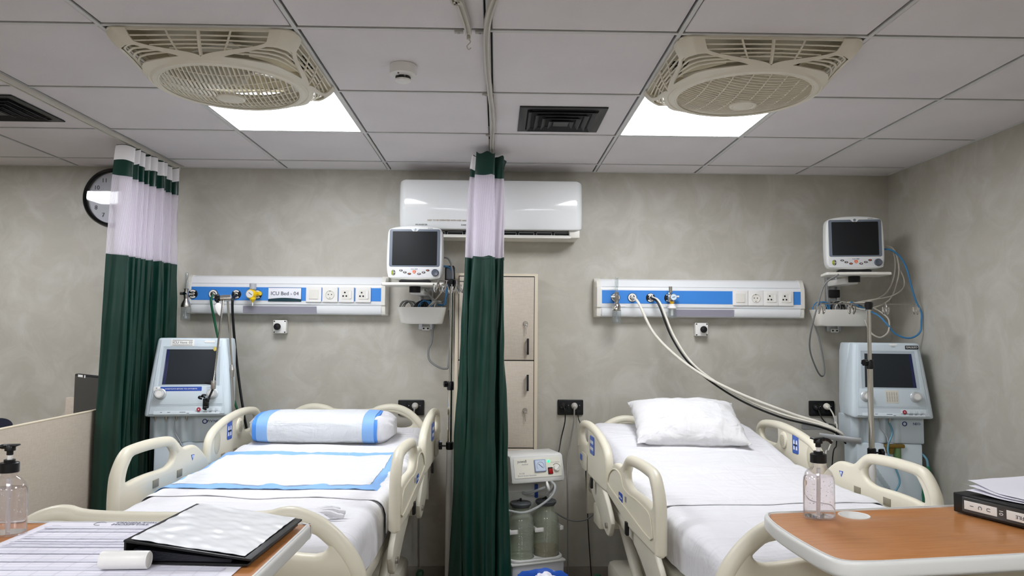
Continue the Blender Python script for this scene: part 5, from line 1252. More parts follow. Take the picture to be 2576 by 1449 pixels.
    pin = smooth([(x, z, 0.022) for x, z in [(0.36, .42), (0.355, .66), (0.32, .75), (0.24, .80), (0.12, .815), (0, .818), (-0.12, .815), (-0.24, .80), (-0.32, .75), (-0.355, .66), (-0.36, .42)]], 4)
    G().tube([M @ v for v in pin], 0.004, 8).done('inset_bead', IVORY_D, o)
    for sd in (-1, 1):
        G().box((sd * 0.482, -0.0, 0.755 + dz * 0.1), (0.07, 0.062, 0.06), 0.016, 3).done('corner_bumper', IVORY, o)
    # headboard
    hh = [(0.43, .45), (0.43, .78), (0.40, .86), (0.345, .925), (0.28, .963), (0.215, .975), (0.15, .965), (0.09, .945)]
    out = [(v.x, v.y) for v in smooth([(a, b, 0) for a, b in hh + [(-x, z) for x, z in hh[::-1]]], 4)]
    hhole = sp2([(0.335, .868), (0.30, .90), (0.25, .922), (0.20, .928), (0.14, .92), (0.11, .90), (0.12, .87), (0.2, .85), (0.3, .845)])
    hb = G().plate(out, 0.036, 0.012, [hhole, [(-a, b) for a, b in hhole[::-1]]], T(0, 2.10 + ds, dz + 0.012) @ FRONT, 3).done('headboard', IVORY, t, sharp=60)
    rb = [(0.41, .74), (0.385, .845), (0.335, .907), (0.277, .943), (0.215, .955), (0.15, .945), (0.09, .925)]
    rb = smooth([(a, b, 0) for a, b in rb + [(-x, z) for x, z in rb[::-1]]], 4)
    G().tube([T(0, 2.10 + ds, dz + 0.012) @ FRONT @ v for v in rb], 0.022, 12).done('top_bar', IVORY, hb)
    # deck, lift arms, base
    G().box((0, 1.06 + ds / 2, 0.615 + dz), (0.86, 2.0, 0.05), 0.01).done('deck', IVORY_D, t)
    for sd in (-1, 1):
        G().box((sd * 0.33, 1.06 + ds / 2, 0.56 + dz), (0.05, 1.8, 0.06), 0.008).done('deck_rail', IVORY_D, t)
        G().box((sd * 0.30, 1.0, 0.20), (0.07, 1.75, 0.07), 0.01).done('base_rail', IVORY_D, t)
        for a in (0.45, 1.55):
            G().tube([(sd * 0.30, a - 0.18, 0.22), (sd * 0.33, a + 0.14, 0.52 + dz)], 0.026, 10).done('lift_arm', IVORY_D, t)
    G().box((0, 0.25, 0.21), (0.66, 0.14, 0.09), 0.02).done('base_crossmember', IVORY_D, t)
    G().box((0, 1.78, 0.21), (0.72, 0.28, 0.13), 0.03).done('base_cover', IVORY_D, t)
    G().box((-0.12, 1.62, 0.36), (0.3, 0.2, 0.2), 0.03).done('lift_housing', IVORY_D, t)
    G().box((-0.385, 1.80, 0.525 + dz), (0.11, 0.15, 0.10), 0.008).done('control_box', IVORY, t)
    G().box((0.385, 1.80, 0.525 + dz), (0.09, 0.13, 0.10), 0.008).done('control_box', IVORY, t)
    for sd in (-1, 1):
        for a in (0.18, 1.85):
            c = G().cyl((sd * 0.36 - 0.016, a, 0.072), (sd * 0.36 + 0.016, a, 0.072), 0.07, n=24).box((sd * 0.36, a, 0.14), (0.06, 0.09, 0.05), 0.012).done('castor', GREY, t)
            G().box((sd * 0.43, a - 0.04, 0.17), (0.035, 0.05, 0.055), 0.01).done('brake_pedal_red', RED, c)
            G().box((sd * 0.43, a - 0.04, 0.215), (0.035, 0.05, 0.034), 0.01).done('brake_pedal_green', mat('pedal_green', '#1d4a36', 0.4), c)
    return t
LBED = ((-0.842, -2.25, 0), math.radians(-1.1))
RBED = ((1.069, -2.289, 0), math.radians(3.85))
make_bed('ivory hospital bed on the left with blue-bordered underpad', *LBED, 0.045, 0.06, 1)
make_bed('ivory hospital bed on the right with plain white bedding', *RBED, 0.0, 0.0, -1)

# ------------------------------------------------------------------ mattresses and bedding
def ss(a, b, x):
    k = min(1, max(0, (x - a) / (b - a))); return k * k * (3 - 2 * k)
def top_z(s, t, z0, raise_, seed):
    z = z0 + raise_ * ss(1.15, 2.05, s) ** 0.9
    z += 0.006 * noise.noise(Vector((t * 3.0 + seed, s * 2.2, 0))) + 0.005 * noise.noise(Vector((t * 5 - s * 4, s * 14 + t * 5, seed)))
    z += 0.004 * noise.noise(Vector((t * 2.0 + s * 6.0, s * 9.0 - t * 3, seed + 4)))
    return z
MW = 0.432
def edge_drop(t, w=MW, r=0.055):
    d = w - abs(t)
    if d >= r: return 0.0
    d = max(d, 0)
    return -(r - math.sqrt(max(0, r * r - (r - d) ** 2)))
def mattress(label, bed, z0, raise_, seed, s0, s1):
    H = 0.15
    def f(u, v):
        s = s0 + (s1 - s0) * u
        # v runs round the section: left bottom, up the side, across, down the right side
        if v < 0.12: tt, zz = -MW, -H + (H - 0.055) * v / 0.12
        elif v > 0.88: tt, zz = MW, -H + (H - 0.055) * (1 - v) / 0.12
        else:
            tt = -MW + 2 * MW * (v - 0.12) / 0.76
            tt = MW * math.sin(tt / MW * PI / 2) * 0.35 + tt * 0.65
            zz = edge_drop(tt)
        de = min(s - s0, s1 - s)
        end = 0.0
        if de < 0.07: end = -(0.07 - math.sqrt(max(0, 0.07 ** 2 - (0.07 - de) ** 2)))
        z = top_z(s, tt, z0, raise_, seed) + max(zz, -H) + end * (1 if zz > -0.06 else 0.3)
        bulge = 0.008 * noise.noise(Vector((s * 5, zz * 8, seed + tt))) if abs(tt) >= MW - 0.001 else 0
        return Vector((tt + bulge * (1 if tt > 0 else -1), s, z))
    g = G().grid(90, 70, f)
    # close the ends and underside
    bm = g.bm
    es = [e for e in bm.edges if e.is_boundary]
    bmesh.ops.holes_fill(bm, edges=es, sides=0)
    o = g.done('mattress', SHEET, sharp=80)
    o.location = bed[0]; o.rotation_euler = (0, 0, bed[1])
    return tag(o, label, 'mattress', 'mattresses')
mattress('mattress under a smooth white sheet on the left bed', LBED, 0.845, 0.07, 1.0, 0.06, 2.11)
mattress('mattress under a creased white sheet on the right bed', RBED, 0.822, 0.135, 7.0, 0.05, 2.06)

def draw_sheet(label, bed, z0, raise_, seed, sa, sb, off, wob, drop, mat_=None):
    def f(u, v):
        s = sa + (sb - sa) * u
        L = MW + 0.006
        arc = (v * 2 - 1) * (L + drop)
        s2 = s + (wob * noise.noise(Vector((arc * 4, seed, 0))) if u < 0.001 or u > 0.999 else wob * (1 - min(1, 6 * min(u, 1 - u))) * noise.noise(Vector((arc * 4, seed, 0))))
        a = abs(arc)
        if a <= L - 0.045: tt, zz = a, 0.0
        elif a <= L + 0.026:
            k = (a - (L - 0.045)) / 0.071 * PI / 2
            tt = L - 0.045 + 0.045 * math.sin(k); zz = -0.045 * (1 - math.cos(k))
        else: tt, zz = L + 0.003, -0.045 - (a - L - 0.026)
        tt = tt if arc >= 0 else -tt
        rip = 0.002 * (1 + noise.noise(Vector((arc * 9, s * 16, seed)))) + (0.003 * max(0, noise.noise(Vector((arc * 11, seed, 1)))) if u < 0.03 else 0)
        z = top_z(s2, max(-MW, min(MW, tt)), z0, raise_, seed) + zz + 0.0012 + (0.0022 * max(0, noise.noise(Vector((arc * 13, seed, 6)))) if u < 0.02 else 0) + (off + (rip if zz > -0.04 else 0)) * ss(0, 0.05, min(u, 1 - u))
        return Vector((tt, s2, z))
    g = G().grid(44, 110, f, 0.0025)
    o = g.done('draw_sheet', mat_ or SHEET2, sharp=80)
    o.location = bed[0]; o.rotation_euler = (0, 0, bed[1])
    return tag(o, label, 'draw sheet', 'draw sheets')
draw_sheet('white draw sheet with wavy hem under the blue-bordered pad on the left bed', LBED, 0.845, 0.07, 1.0, 0.68, 1.62, 0.0015, 0.03, 0.10)
draw_sheet('white draw sheet folded across the middle of the right bed', RBED, 0.822, 0.135, 7.0, 0.75, 1.37, 0.0015, 0.03, 0.14)
# underpad
def underpad():
    t = thing('underpad', 'white disposable underpad with light blue border on the left bed', 'underpad', (LBED[0][0], LBED[0][1] + 1.12, 0.85))
    sa, sb, ta, tb = 0.79, 1.465, -0.43, 0.418
    def P(a, b, lift):
        s = sa + (sb - sa) * b; tt = ta + (tb - ta) * a
        s += 0.012 * noise.noise(Vector((tt * 5, b * 2, 9)))
        zz = edge_drop(max(-MW, min(MW, tt)), MW, 0.05)
        z = top_z(s, max(-MW, min(MW, tt)), 0.845, 0.07, 1.0) + zz + 0.008 + lift + 0.004 * (1 + noise.noise(Vector((tt * 9, s * 18, 3)))) + 0.003 * noise.noise(Vector((tt * 30, s * 30, 5)))
        return Vector((tt, s - 1.12, z - 0.85))
    G().grid(70, 56, lambda u, v: P(0.055 + 0.885 * u, 0.075 + 0.835 * v, 0.004), 0.004).done('absorbent_centre', PAD, t, sharp=80)
    G().grid(70, 12, lambda u, v: P(u, 0.0 + 0.09 * v, 0.0 + 0.012 * max(0, noise.noise(Vector((u * 9, v, 2)))) * v), 0.002).done('border', PADBLUE, t, sharp=80)
    G().grid(70, 12, lambda u, v: P(u, 0.90 + 0.1 * v, 0.0), 0.002).done('border', PADBLUE, t, sharp=80)
    G().grid(10, 60, lambda u, v: P(0.07 * u, v, 0.0), 0.002).done('border', PADBLUE, t, sharp=80)
    G().grid(10, 60, lambda u, v: P(0.93 + 0.07 * u, v, 0.0), 0.002).done('border', PADBLUE, t, sharp=80)
underpad()

# pillow wrapped in an underpad, left bed
def wrapped_pillow():
    t = thing('pillow', 'pillow wrapped in a blue-edged pad on the left bed', 'pillow', (-0.862, -0.50, 0.885), 0.0, 'bed pillows')
    def ring(x, k, jit=0.0, grow=0.0):
        P = []
        for i in range(36):
            a = 2 * PI * i / 36
            c, s = math.cos(a), math.sin(a)
            y = 0.155 * k * (abs(c) ** 0.62) * (1 if c > 0 else -1) + grow * c
            z = 0.078 * k * (abs(s) ** 0.7) * (1 if s > 0 else -1) + grow * s
            if s > 0: z *= 1 + 0.12 * c
            n = noise.noise(Vector((x * 9, c * 2, s * 2))) * (0.004 + jit)
            P.append(Vector((x + jit * noise.noise(Vector((c * 3, s * 3, x))), y + n * c, 0.074 + z + n * s)))
        return P
    def seg(name, xa, xb, m, grow, n=8, taper=None):
        rs = []
        for i in range(n + 1):
            x = xa + (xb - xa) * i / n
            k = 1.0 - 0.10 * (abs(x) / 0.33) ** 3 if taper is None else taper(i / n)
            rs.append(ring(x, k, 0.0 if taper is None else 0.014, grow))
        return G().loft(rs).done(name, m, t, sharp=80)
    seg('wrap', -0.245, 0.215, PAD, 0.0, 26)
    seg('border', -0.298, -0.244, PADBLUE, 0.001, 5)
    seg('border_inner', -0.320, -0.296, PADBLUE2, -0.002, 3)
    seg('border', 0.214, 0.270, PADBLUE, 0.001, 5)
    seg('border_inner', 0.268, 0.284, PADBLUE2, -0.002, 3)
    seg('pillow_end', -0.31, -0.352, SHEET, 0, 8, lambda f: 0.86 - 0.45 * f)
    seg('pillow_end', 0.275, 0.352, SHEET, 0, 10, lambda f: 0.88 - 0.40 * f ** 2)
wrapped_pillow()
# plain pillow, right bed
def plain_pillow():
    hx, hy, hz = 0.275, 0.20, 0.085
    def sh(u, v, sgn):
        a = (u * 2 - 1); b = (v * 2 - 1)
        prof = (max(0, 1 - abs(a) ** 2.6) * max(0, 1 - abs(b) ** 2.6)) ** 0.55
        pin = 1 - 0.055 * (1 - abs(b) ** 2) * abs(a) ** 3
        pinb = 1 - 0.07 * (1 - abs(a) ** 2) * abs(b) ** 3
        n = noise.noise(Vector((a * 2.2 + 3, b * 2.6, sgn * 2))) * 0.012 + noise.noise(Vector((a * 5, b * 7, sgn))) * 0.006 + noise.noise(Vector((a * 9 + b * 4, b * 13, sgn))) * 0.003
        edge = 0.007 * noise.noise(Vector((a * 7, b * 7, 1)))
        return Vector((a * hx * pin + edge, b * hy * pinb + edge, sgn * hz * prof + n * prof + 0.006 * noise.noise(Vector((a * 4, b * 4, 8))) ))
    g = G().grid(48, 40, lambda u, v: sh(u, v, 1)).grid(48, 40, lambda u, v: sh(u, v, -0.8))
    bmesh.ops.remove_doubles(g.bm, verts=g.bm.verts, dist=0.002)
    o = g.done('pillow', cloth('pillowcase', '#dddcdc', 0.7, 6.0, 14.0), sharp=80)
    o.location = (0.965, -0.535, 0.993)
    o.rotation_euler = (math.radians(24), 0, math.radians(-3))
    tag(o, 'plain white rumpled pillow propped at the head of the right bed', 'pillow', 'bed pillows')
plain_pillow()
# crumpled glove
t = thing('glove', 'crumpled white glove lying on the left bed behind the black binder', 'glove', (-0.60, -1.86, 0.852))
random.seed(11)
def palm(u, v):
    a = u * 2 * PI; b = v * PI
    n = 1 + 0.25 * noise.noise(Vector((math.cos(a) * 2, math.sin(a) * 2, v * 3)))
    return Vector((0.065 * n * math.cos(a) * math.sin(b) - 0.01, 0.04 * n * math.sin(a) * math.sin(b), 0.014 - 0.013 * math.cos(b) * n))
G().grid(26, 14, palm).done('palm', SHEET, t, sharp=80)
for k, (x0, y0, dx, dy, l) in enumerate(((0.04, 0.035, 0.9, 0.5, 0.06), (0.05, 0.015, 1, 0.15, 0.07), (0.05, -0.012, 1, -0.2, 0.075), (0.035, -0.035, 0.8, -0.6, 0.07), (-0.05, 0.02, -0.8, 0.5, 0.055))):
    pts = [(x0 - dx * 0.02, y0 - dy * 0.02, 0.012), (x0 + dx * l * 0.35, y0 + dy * l * 0.35, 0.018), (x0 + dx * l * 0.7, y0 + dy * l * 0.75, 0.012), (x0 + dx * l, y0 + dy * l, 0.01)]
    G().tube(pts, [0.010, 0.0105, 0.0095, 0.0098, 0.009, 0.0098, 0.009, 0.0095, 0.009, 0.008, 0.009, 0.008, 0.006], 8, 4).done('finger', SHEET, t)

# ------------------------------------------------------------------ electric suction machine
t = thing('suction_machine', 'white electric suction machine with two glass jars between curtain and right bed', 'suction machine', (0.18, -0.335, 0), math.radians(20))
SUC = mat('suction_white', '#e6e6e2', 0.3)
CREAM = mat('suction_cream', '#e9e6d8', 0.4)
G().box((0, -0.03, 0.16), (0.285, 0.2, 0.215), 0.006).done('base', mat('suction_grey', '#c9cbd0', 0.4), t)
G().box((0, -0.03, 0.272), (0.30, 0.215, 0.012), 0.005).done('base_top', SUC, t)
G().plate(rrect(0.295, 0.155, 0.05, 6, 0, -0.057), 0.016, 0.006, [circ(0.0695, 28, -0.071, -0.058), circ(0.0695, 28, 0.071, -0.058)], T(0, 0, 0.286)).done('jar_tray', SUC, t)
for a in (-0.12, 0.12):
    for b in (-0.1, 0.04): G().cyl((a - 0.01, b, 0.025), (a + 0.01, b, 0.025), 0.025, n=18).cyl((a, b, 0.025), (a, b, 0.06), 0.008).done('castor', GREY, t)
G().box((0, 0.045, 0.48), (0.285, 0.05, 0.42), 0.012).done('back_panel', SUC, t)
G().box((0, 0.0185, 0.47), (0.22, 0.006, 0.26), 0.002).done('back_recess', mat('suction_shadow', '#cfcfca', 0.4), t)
prof = [(0.07, 0.68), (0.07, 0.802), (0.06, 0.81), (-0.082, 0.81), (-0.096, 0.804), (-0.128, 0.69), (-0.124, 0.676), (-0.11, 0.67), (0.06, 0.672)]
G().loft([[Vector((x, y * (1 if abs(x) < 0.14 else 0.97), 0.74 + (z - 0.74) * (1 if abs(x) < 0.14 else 0.93))) for y, z in prof] for x in (-0.146, -0.139, 0.139, 0.146)]).done('head', SUC, t, sharp=35)
tl = math.atan2(0.032, 0.114)
H = T(0, -0.1125, 0.747) @ Rx(-tl) @ FRONT
G().plate(rrect(0.262, 0.098, 0.004, 2), 0.002, 0.0005, (), H @ T(0, 0, 0.001)).done('fascia', CREAM, t)
gq = G().plate(rrect(0.063, 0.062, 0.004, 3, 0.012, 0.008), 0.008, 0.002, (), H @ T(0, 0, 0.005)).done('gauge', mat('gauge_frame', '#8e9fc0', 0.3), t)
G().plate(rrect(0.055, 0.054, 0.003, 3, 0.012, 0.008), 0.001, 0.0002, (), H @ T(0, 0, 0.0095)).done('gauge_face', mat('gauge_face', '#cfdbee', 0.3), gq)
arc = [(0.012 + 0.02 * math.cos(a), 0.006 + 0.02 * math.sin(a), 0.0102) for a in [-0.7 + k * (PI + 1.4) / 20 for k in range(21)]]
G().tube([H @ Vector(p) for p in arc], 0.0006, 5).done('gauge_scale', INK, gq)
G().box((0, 0, 0), (0.03, 0.0022, 0.0008), M=H @ T(0.013, 0.007, 0.0105) @ Rz(-0.72)).done('gauge_needle', INK, gq)
g = G().lathe([(0.007, 0.002), (0.0065, 0.006), (0.0, 0.0075)], 18); g.bm.transform(H @ T(0.063, 0.028, 0)); g.done('green_lamp', mat('green_lamp', '#27d08a', 0.3, emit=2.0), t)
G().box((0, 0, 0), (0.026, 0.034, 0.006), 0.001, M=H @ T(0.068, -0.020, 0.004)).done('switch_frame', BLACK, t)
G().box((0, 0, 0), (0.021, 0.026, 0.006), 0.001, M=H @ T(0.068, -0.023, 0.006) @ Rx(0.15)).done('rocker_switch', mat('switch_red', '#a81418', 0.3), t)
g = G().lathe([(0.018, 0.002), (0.017, 0.010), (0.015, 0.012), (0.0, 0.012)], 28); g.bm.transform(H @ T(0.104, -0.008, 0)); g.done('vacuum_knob', OFFW, t)
G().box((0, 0, 0), (0.028, 0.005, 0.006), 0.001, M=H @ T(0.104, -0.008, 0.014) @ Rz(0.8)).done('knob_grip', WHITE, t)
G().tube([H @ Vector((0.104 + 0.022 * math.cos(a), -0.008 + 0.022 * math.sin(a), 0.002)) for a in [0.2 + k * 0.15 for k in range(16)]], 0.0012, 5).done('knob_scale', INK, t)
G().text('yuwell', 0.02, H @ T(-0.085, 0.034, 0.0022), 0.0003).done('brand_lettering', INK, t, flat=True)
G().text('medical', 0.011, H @ T(-0.07, 0.019, 0.0022), 0.0003).done('sub_lettering', GREYINK, t, flat=True)
G().text('7A-23B', 0.010, H @ T(-0.092, -0.026, 0.0022), 0.0003).done('model_lettering', GREYINK, t, flat=True)
G().text('Electric Suction Apparatus', 0.0095, H @ T(-0.063, -0.037, 0.0022), 0.0003).done('type_lettering', GREYINK, t, flat=True)
G().text('Vacuum Adjustment', 0.006, H @ T(0.1, 0.022, 0.0022), 0.0003).done('knob_lettering', GREYINK, t, flat=True)
TUBEC = mat('tube_clear', '#dfe2e2', 0.25, trans=0.5, ior=1.2)
G().tube([(0.07, -0.1, 0.675), (0.08, -0.15, 0.66), (0.07, -0.16, 0.625), (0.04, -0.155, 0.59), (-0.02, -0.14, 0.55), (-0.09, -0.13, 0.53), (-0.16, -0.10, 0.54)], 0.006, 10, 8).done('suction_tube', TUBEC, t)
g = G().lathe([(0.006, 0.0), (0.024, 0.003), (0.026, 0.008), (0.024, 0.013), (0.006, 0.016)], 28); g.bm.transform(T(0.038, -0.14, 0.652) @ Ry(1.25) @ Rx(0.4)); g.done('filter_disc', WHITE, t)
G().tube([(0.035, -0.14, 0.65), (0.01, -0.10, 0.63), (-0.02, -0.03, 0.60), (-0.03, 0.015, 0.595)], 0.007, 10, 6).done('filter_stub', TUBEC, t)
G().tube([(0.085, -0.10, 0.67), (0.098, -0.10, 0.64), (0.075, -0.06, 0.585)], 0.005, 10, 6).done('jar_hose', GREYL, t)
G().box((0.045, 0.01, 0.60), (0.016, 0.016, 0.07), 0.003).done('blue_connector', BLUEINK, t)
JARG = thin_clear('jar_glass', '#f3f6ee', 1.35, 0.13)
LIDM = mat('jar_lid_grey', '#4d5052', 0.5)
def jar(label, lx, full):
    j = thing('suction_jar', label, 'jar', (0, 0, 0), 0, 'glass suction jars')
    M = Rz(math.radians(20))
    p = Vector((0.18, -0.335, 0)) + M @ Vector((lx, -0.058, 0.280))
    j.location = p; j.rotation_euler = (0, 0, math.radians(20))
    P = [(0.0, 0.0), (0.056, 0.0), (0.0605, 0.005)]
    for k in range(22):
        z = 0.012 + k * 0.0075
        P += [(0.0605, z), (0.062, z + 0.003), (0.0605, z + 0.006)]
    P += [(0.061, 0.185), (0.055, 0.212), (0.043, 0.232), (0.038, 0.242), (0.038, 0.256), (0.041, 0.26), (0.037, 0.262), (0.034, 0.24), (0.040, 0.228), (0.052, 0.208), (0.0575, 0.183), (0.0575, 0.008), (0.054, 0.004), (0.0, 0.004)]
    P = [(r * 1.12, z) for r, z in P]
    G().lathe(P, 36).done('glass', JARG, j)
    G().lathe([(0.0, 0.266), (0.034, 0.262), (0.045, 0.262), (0.054, 0.272), (0.055, 0.282), (0.051, 0.286), (0.012, 0.29), (0.0, 0.29)], 36).done('lid', LIDM, j)
    G().cyl((0.0, 0, 0.288), (0.0, 0, 0.305), 0.006, n=14).tube([(0.0, 0, 0.296), (-0.014, -0.006, 0.298), (-0.022, -0.008, 0.294)], 0.003, 8, 4).done('spout', BLACK, j)
    if full:
        G().lathe([(0.0, 0.005), (0.058, 0.005), (0.0625, 0.009), (0.0625, 0.05), (0.0, 0.05)], 36).done('residue', mat('murky_liquid', '#8a6a2c', 0.3), j)
jar('empty ribbed glass jar at the left on the suction machine', -0.071, False)
jar('ribbed glass jar with brown residue at the right on the suction machine', 0.071, True)
for lx in (-0.142, 0.0, 0.142):
    G().box((lx + (0.012 if lx < 0.1 else -0.004), -0.11, 0.43), (0.05 if lx < 0.1 else 0.02, 0.006, 0.022), 0.0025, M=T(0, 0, 0)).box((lx, -0.055, 0.43), (0.006, 0.115, 0.02), 0.002).done('jar_strap', WHITE, t)

hose('trailing_cable', 'grey cable drooping between the suction machine and the right bed', [(0.285, -0.255, 0.50), (0.37, -0.22, 0.44), (0.43, -0.22, 0.421), (0.49, -0.3, 0.45), (0.545, -0.36, 0.52)], 0.004, CABS[0], 'cable')
# ------------------------------------------------------------------ waste bin with blue liner
t = thing('waste_bin', 'white waste bin with blue plastic liner in front of the suction machine', 'waste bin', (0.222, -0.84, -0.0))
G().lathe([(0.0, 0.0), (0.09, 0.0), (0.095, 0.01), (0.112, 0.31), (0.115, 0.315), (0.110, 0.315), (0.092, 0.02), (0.0, 0.015)], 36).done('bucket', GREYL, t)
BAG = mat('bag_blue', '#2f62c4', 0.3, trans=0.15)
def bag(u, v):
    a = u * 2 * PI
    r = 0.108 + 0.012 * math.sin(PI * v) + 0.006 * noise.noise(Vector((math.cos(a) * 4, math.sin(a) * 4, v * 3)))
    if v < 0.45: z = 0.24 + 0.09 * v / 0.45; r = 0.117 + 0.005 * noise.noise(Vector((a * 3, v * 4, 1)))
    else: z = 0.33 - 0.12 * (v - 0.45) / 0.55; r = 0.112 - 0.03 * (v - 0.45) / 0.55
    return Vector((r * math.cos(a), r * math.sin(a), z + 0.008 * noise.noise(Vector((math.cos(a) * 3, math.sin(a) * 3, 5)))))
G().grid(60, 18, bag).done('liner', BAG, t, sharp=80)
def rub(u, v):
    a = u * 2 * PI; b = v * PI
    n = 1 + 0.35 * noise.noise(Vector((math.cos(a) * 3 * math.sin(b), math.sin(a) * 3 * math.sin(b), math.cos(b) * 3)))
    return Vector((0.01 + 0.06 * n * math.cos(a) * math.sin(b), 0.05 * n * math.sin(a) * math.sin(b), 0.300 - 0.04 * n * math.cos(b)))
tag(G().grid(30, 20, rub).done('crumpled_tissue', PAPER, None, sharp=30, M=T(0.222, -0.84, 0)), 'crumpled white tissue in the blue-lined waste bin', 'tissue')

# ------------------------------------------------------------------ overbed tables
RIMW = mat('table_rim', '#e6e6e2', 0.3)
def overbed(label, loc, rz, poly, col_x, cup, inset=0.014):
    t = thing('overbed_table', label, 'overbed table', loc, rz, 'overbed tables')
    P = sp2(poly, 3)
    cx = sum(p[0] for p in P) / len(P); cy = sum(p[1] for p in P) / len(P)
    # inset polygon by moving along normals
    n = len(P); I = []
    for i in range(n):
        a = Vector(P[i - 1]); b = Vector(P[(i + 1) % n]); d = (b - a)
        d = d.normalized() if d.length > 1e-7 else Vector((1, 0))
        nr = Vector((-d.y, d.x))
        if nr.dot(Vector((cx, cy)) - Vector(P[i])) < 0: nr = -nr
        I.append((P[i][0] + nr.x * inset, P[i][1] + nr.y * inset))
    holes = [I]
    G().plate(P, 0.036, 0.009, holes, T(0, 0, 0.985), 3).done('rim', RIMW, t, sharp=60)
    wood_holes = [circ(0.034, 28, *cup)] if cup else []
    G().plate([(cx + (a - cx) * 1.004, cy + (b - cy) * 1.004) for a, b in I], 0.02, 0.001, wood_holes, T(0, 0, 0.9905)).done('worktop', WOOD, t)
    if cup:
        G().lathe([(0.0, 0.988), (0.028, 0.988), (0.031, 0.992), (0.033, 1.0015), (0.0365, 1.0025), (0.037, 1.0008), (0.034, 0.985), (0.0, 0.984)], 36, T(cup[0], cup[1], 0)).done('cup_recess', RIMW, t)
    G().box((col_x, cy, 0.955), (0.12, 0.1, 0.03), 0.006).done('support_plate', STEEL, t)
    G().box((col_x, cy, 0.50), (0.045, 0.06, 0.90), 0.006).done('column', STEEL, t)
    for b in (-0.17, 0.17):
        G().box((cx, cy + b * 0.0 + (b), 0.065), (0.6, 0.035, 0.03), 0.006).done('base_leg', STEEL, t)
        for a in (-0.27, 0.27):
            G().cyl((cx + a - 0.01, cy + b, 0.025), (cx + a + 0.01, cy + b, 0.025), 0.025, n=16).done('castor', BLACKM, t)
    G().box((col_x, cy, 0.065), (0.05, 0.36, 0.035), 0.006).done('base_crossbar', STEEL, t)
    return t
overbed('wood-topped overbed table at the foot of the right bed', (0.685, -2.392, 0), math.radians(8.6), [(0.01, 0.003), (-0.02, -0.012), (-0.04, -0.06), (-0.058, -0.142), (-0.07, -0.25), (-0.072, -0.345), (-0.055, -0.385), (0.0, -0.398), (0.1, -0.40), (0.4, -0.40), (0.72, -0.40), (0.77, -0.385), (0.785, -0.34), (0.785, -0.06), (0.77, -0.015), (0.72, 0.002), (0.4, 0.003), (0.1, 0.003)], 0.70, (0.193, -0.058))
overbed('wood-topped overbed table at the foot of the left bed', (-1.21, -2.92, 0), math.radians(-0.5), [(0.0, 0.02), (0.02, 0.0), (0.3, 0.0), (0.7, 0.0), (0.765, 0.004), (0.778, 0.02), (0.782, 0.2), (0.784, 0.405), (0.772, 0.424), (0.7, 0.43), (0.3, 0.43), (0.02, 0.43), (0.0, 0.41), (0.0, 0.2)], 0.06, None)

# ------------------------------------------------------------------ hand sanitiser bottles
GEL = mat('sanitiser_gel', '#fffbfb', 0.02, trans=1.0, ior=1.06)
PET = thin_clear('bottle_plastic', '#fdfcfc', 1.45, 0.03)
def bottle(label, loc, rz):
    t = thing('sanitiser_bottle', label, 'bottle', loc, rz, 'hand sanitiser pump bottles')
    P = [(0.0, 0.001), (0.037, 0.001), (0.0405, 0.003), (0.0395, 0.010), (0.0395, 0.085), (0.038, 0.098), (0.033, 0.111), (0.024, 0.120), (0.0165, 0.125), (0.0155, 0.130), (0.0178, 0.132), (0.0155, 0.134), (0.0155, 0.14), (0.0145, 0.14), (0.0145, 0.126), (0.023, 0.1185), (0.0318, 0.1095), (0.0368, 0.097), (0.0383, 0.085), (0.0383, 0.006), (0.0, 0.006)]
    G().lathe(P, 40, sx=1.0, sy=0.72).done('bottle_body', PET, t)
    G().lathe([(0.0, 0.0065), (0.0378, 0.0065), (0.0378, 0.085), (0.0364, 0.096), (0.034, 0.101), (0.0, 0.101)], 40, sx=1, sy=0.715).done('gel', GEL, t)
    g = G()
    random.seed(5)
    for k in range(46):
        a = random.uniform(0, 2 * PI); rr = random.uniform(0.4, 0.97) * 0.036; z = random.uniform(0.03, 0.098)
        M = T(rr * math.cos(a), rr * 0.7 * math.sin(a), z)
        r = random.uniform(0.0006, 0.0014)
        bmesh.ops.create_icosphere(g.bm, subdivisions=1, radius=r, matrix=M)
    tag(g.done('gel_bubbles', mat('bubble_white', '#ffffff', 0.2), t), kind='stuff')
    G().cyl((0, 0, 0.12), (0.003, 0, 0.008), 0.0045, n=14).done('dip_tube', mat('dip_tube', '#eceaea', 0.3, trans=0.5, ior=1.2), t)
    G().lathe([(0.0, 0.1405), (0.0175, 0.1405), (0.0175, 0.134), (0.0192, 0.134), (0.0192, 0.1535), (0.0175, 0.155), (0.011, 0.155), (0.011, 0.161), (0.0, 0.161)], 32).done('collar', BLACK, t)
    G().cyl((0, 0, 0.16), (0, 0, 0.172), 0.005, n=16).done('pump_stem', WHITE, t)
    G().lathe([(0.0065, 0.171), (0.0065, 0.179), (0.0105, 0.18), (0.0105, 0.19), (0.009, 0.192), (0.0, 0.192)], 24).tube([(0.004, 0, 0.188), (-0.016, -0.001, 0.189), (-0.03, -0.002, 0.186), (-0.038, -0.003, 0.18)], [0.0055] * 6 + [0.0042] * 12, 10, 5).box((0.003, 0, 0.1915), (0.028, 0.018, 0.004), 0.0015).done('pump_head', BLACK, t)
    return t
bottle('clear sanitiser pump bottle on the right overbed table beside the cup recess', (0.786, -2.448, 1.001), math.radians(190))
bottle('clear sanitiser pump bottle on the left overbed table at the frame edge', (-1.055, -2.60, 1.001), math.radians(8))

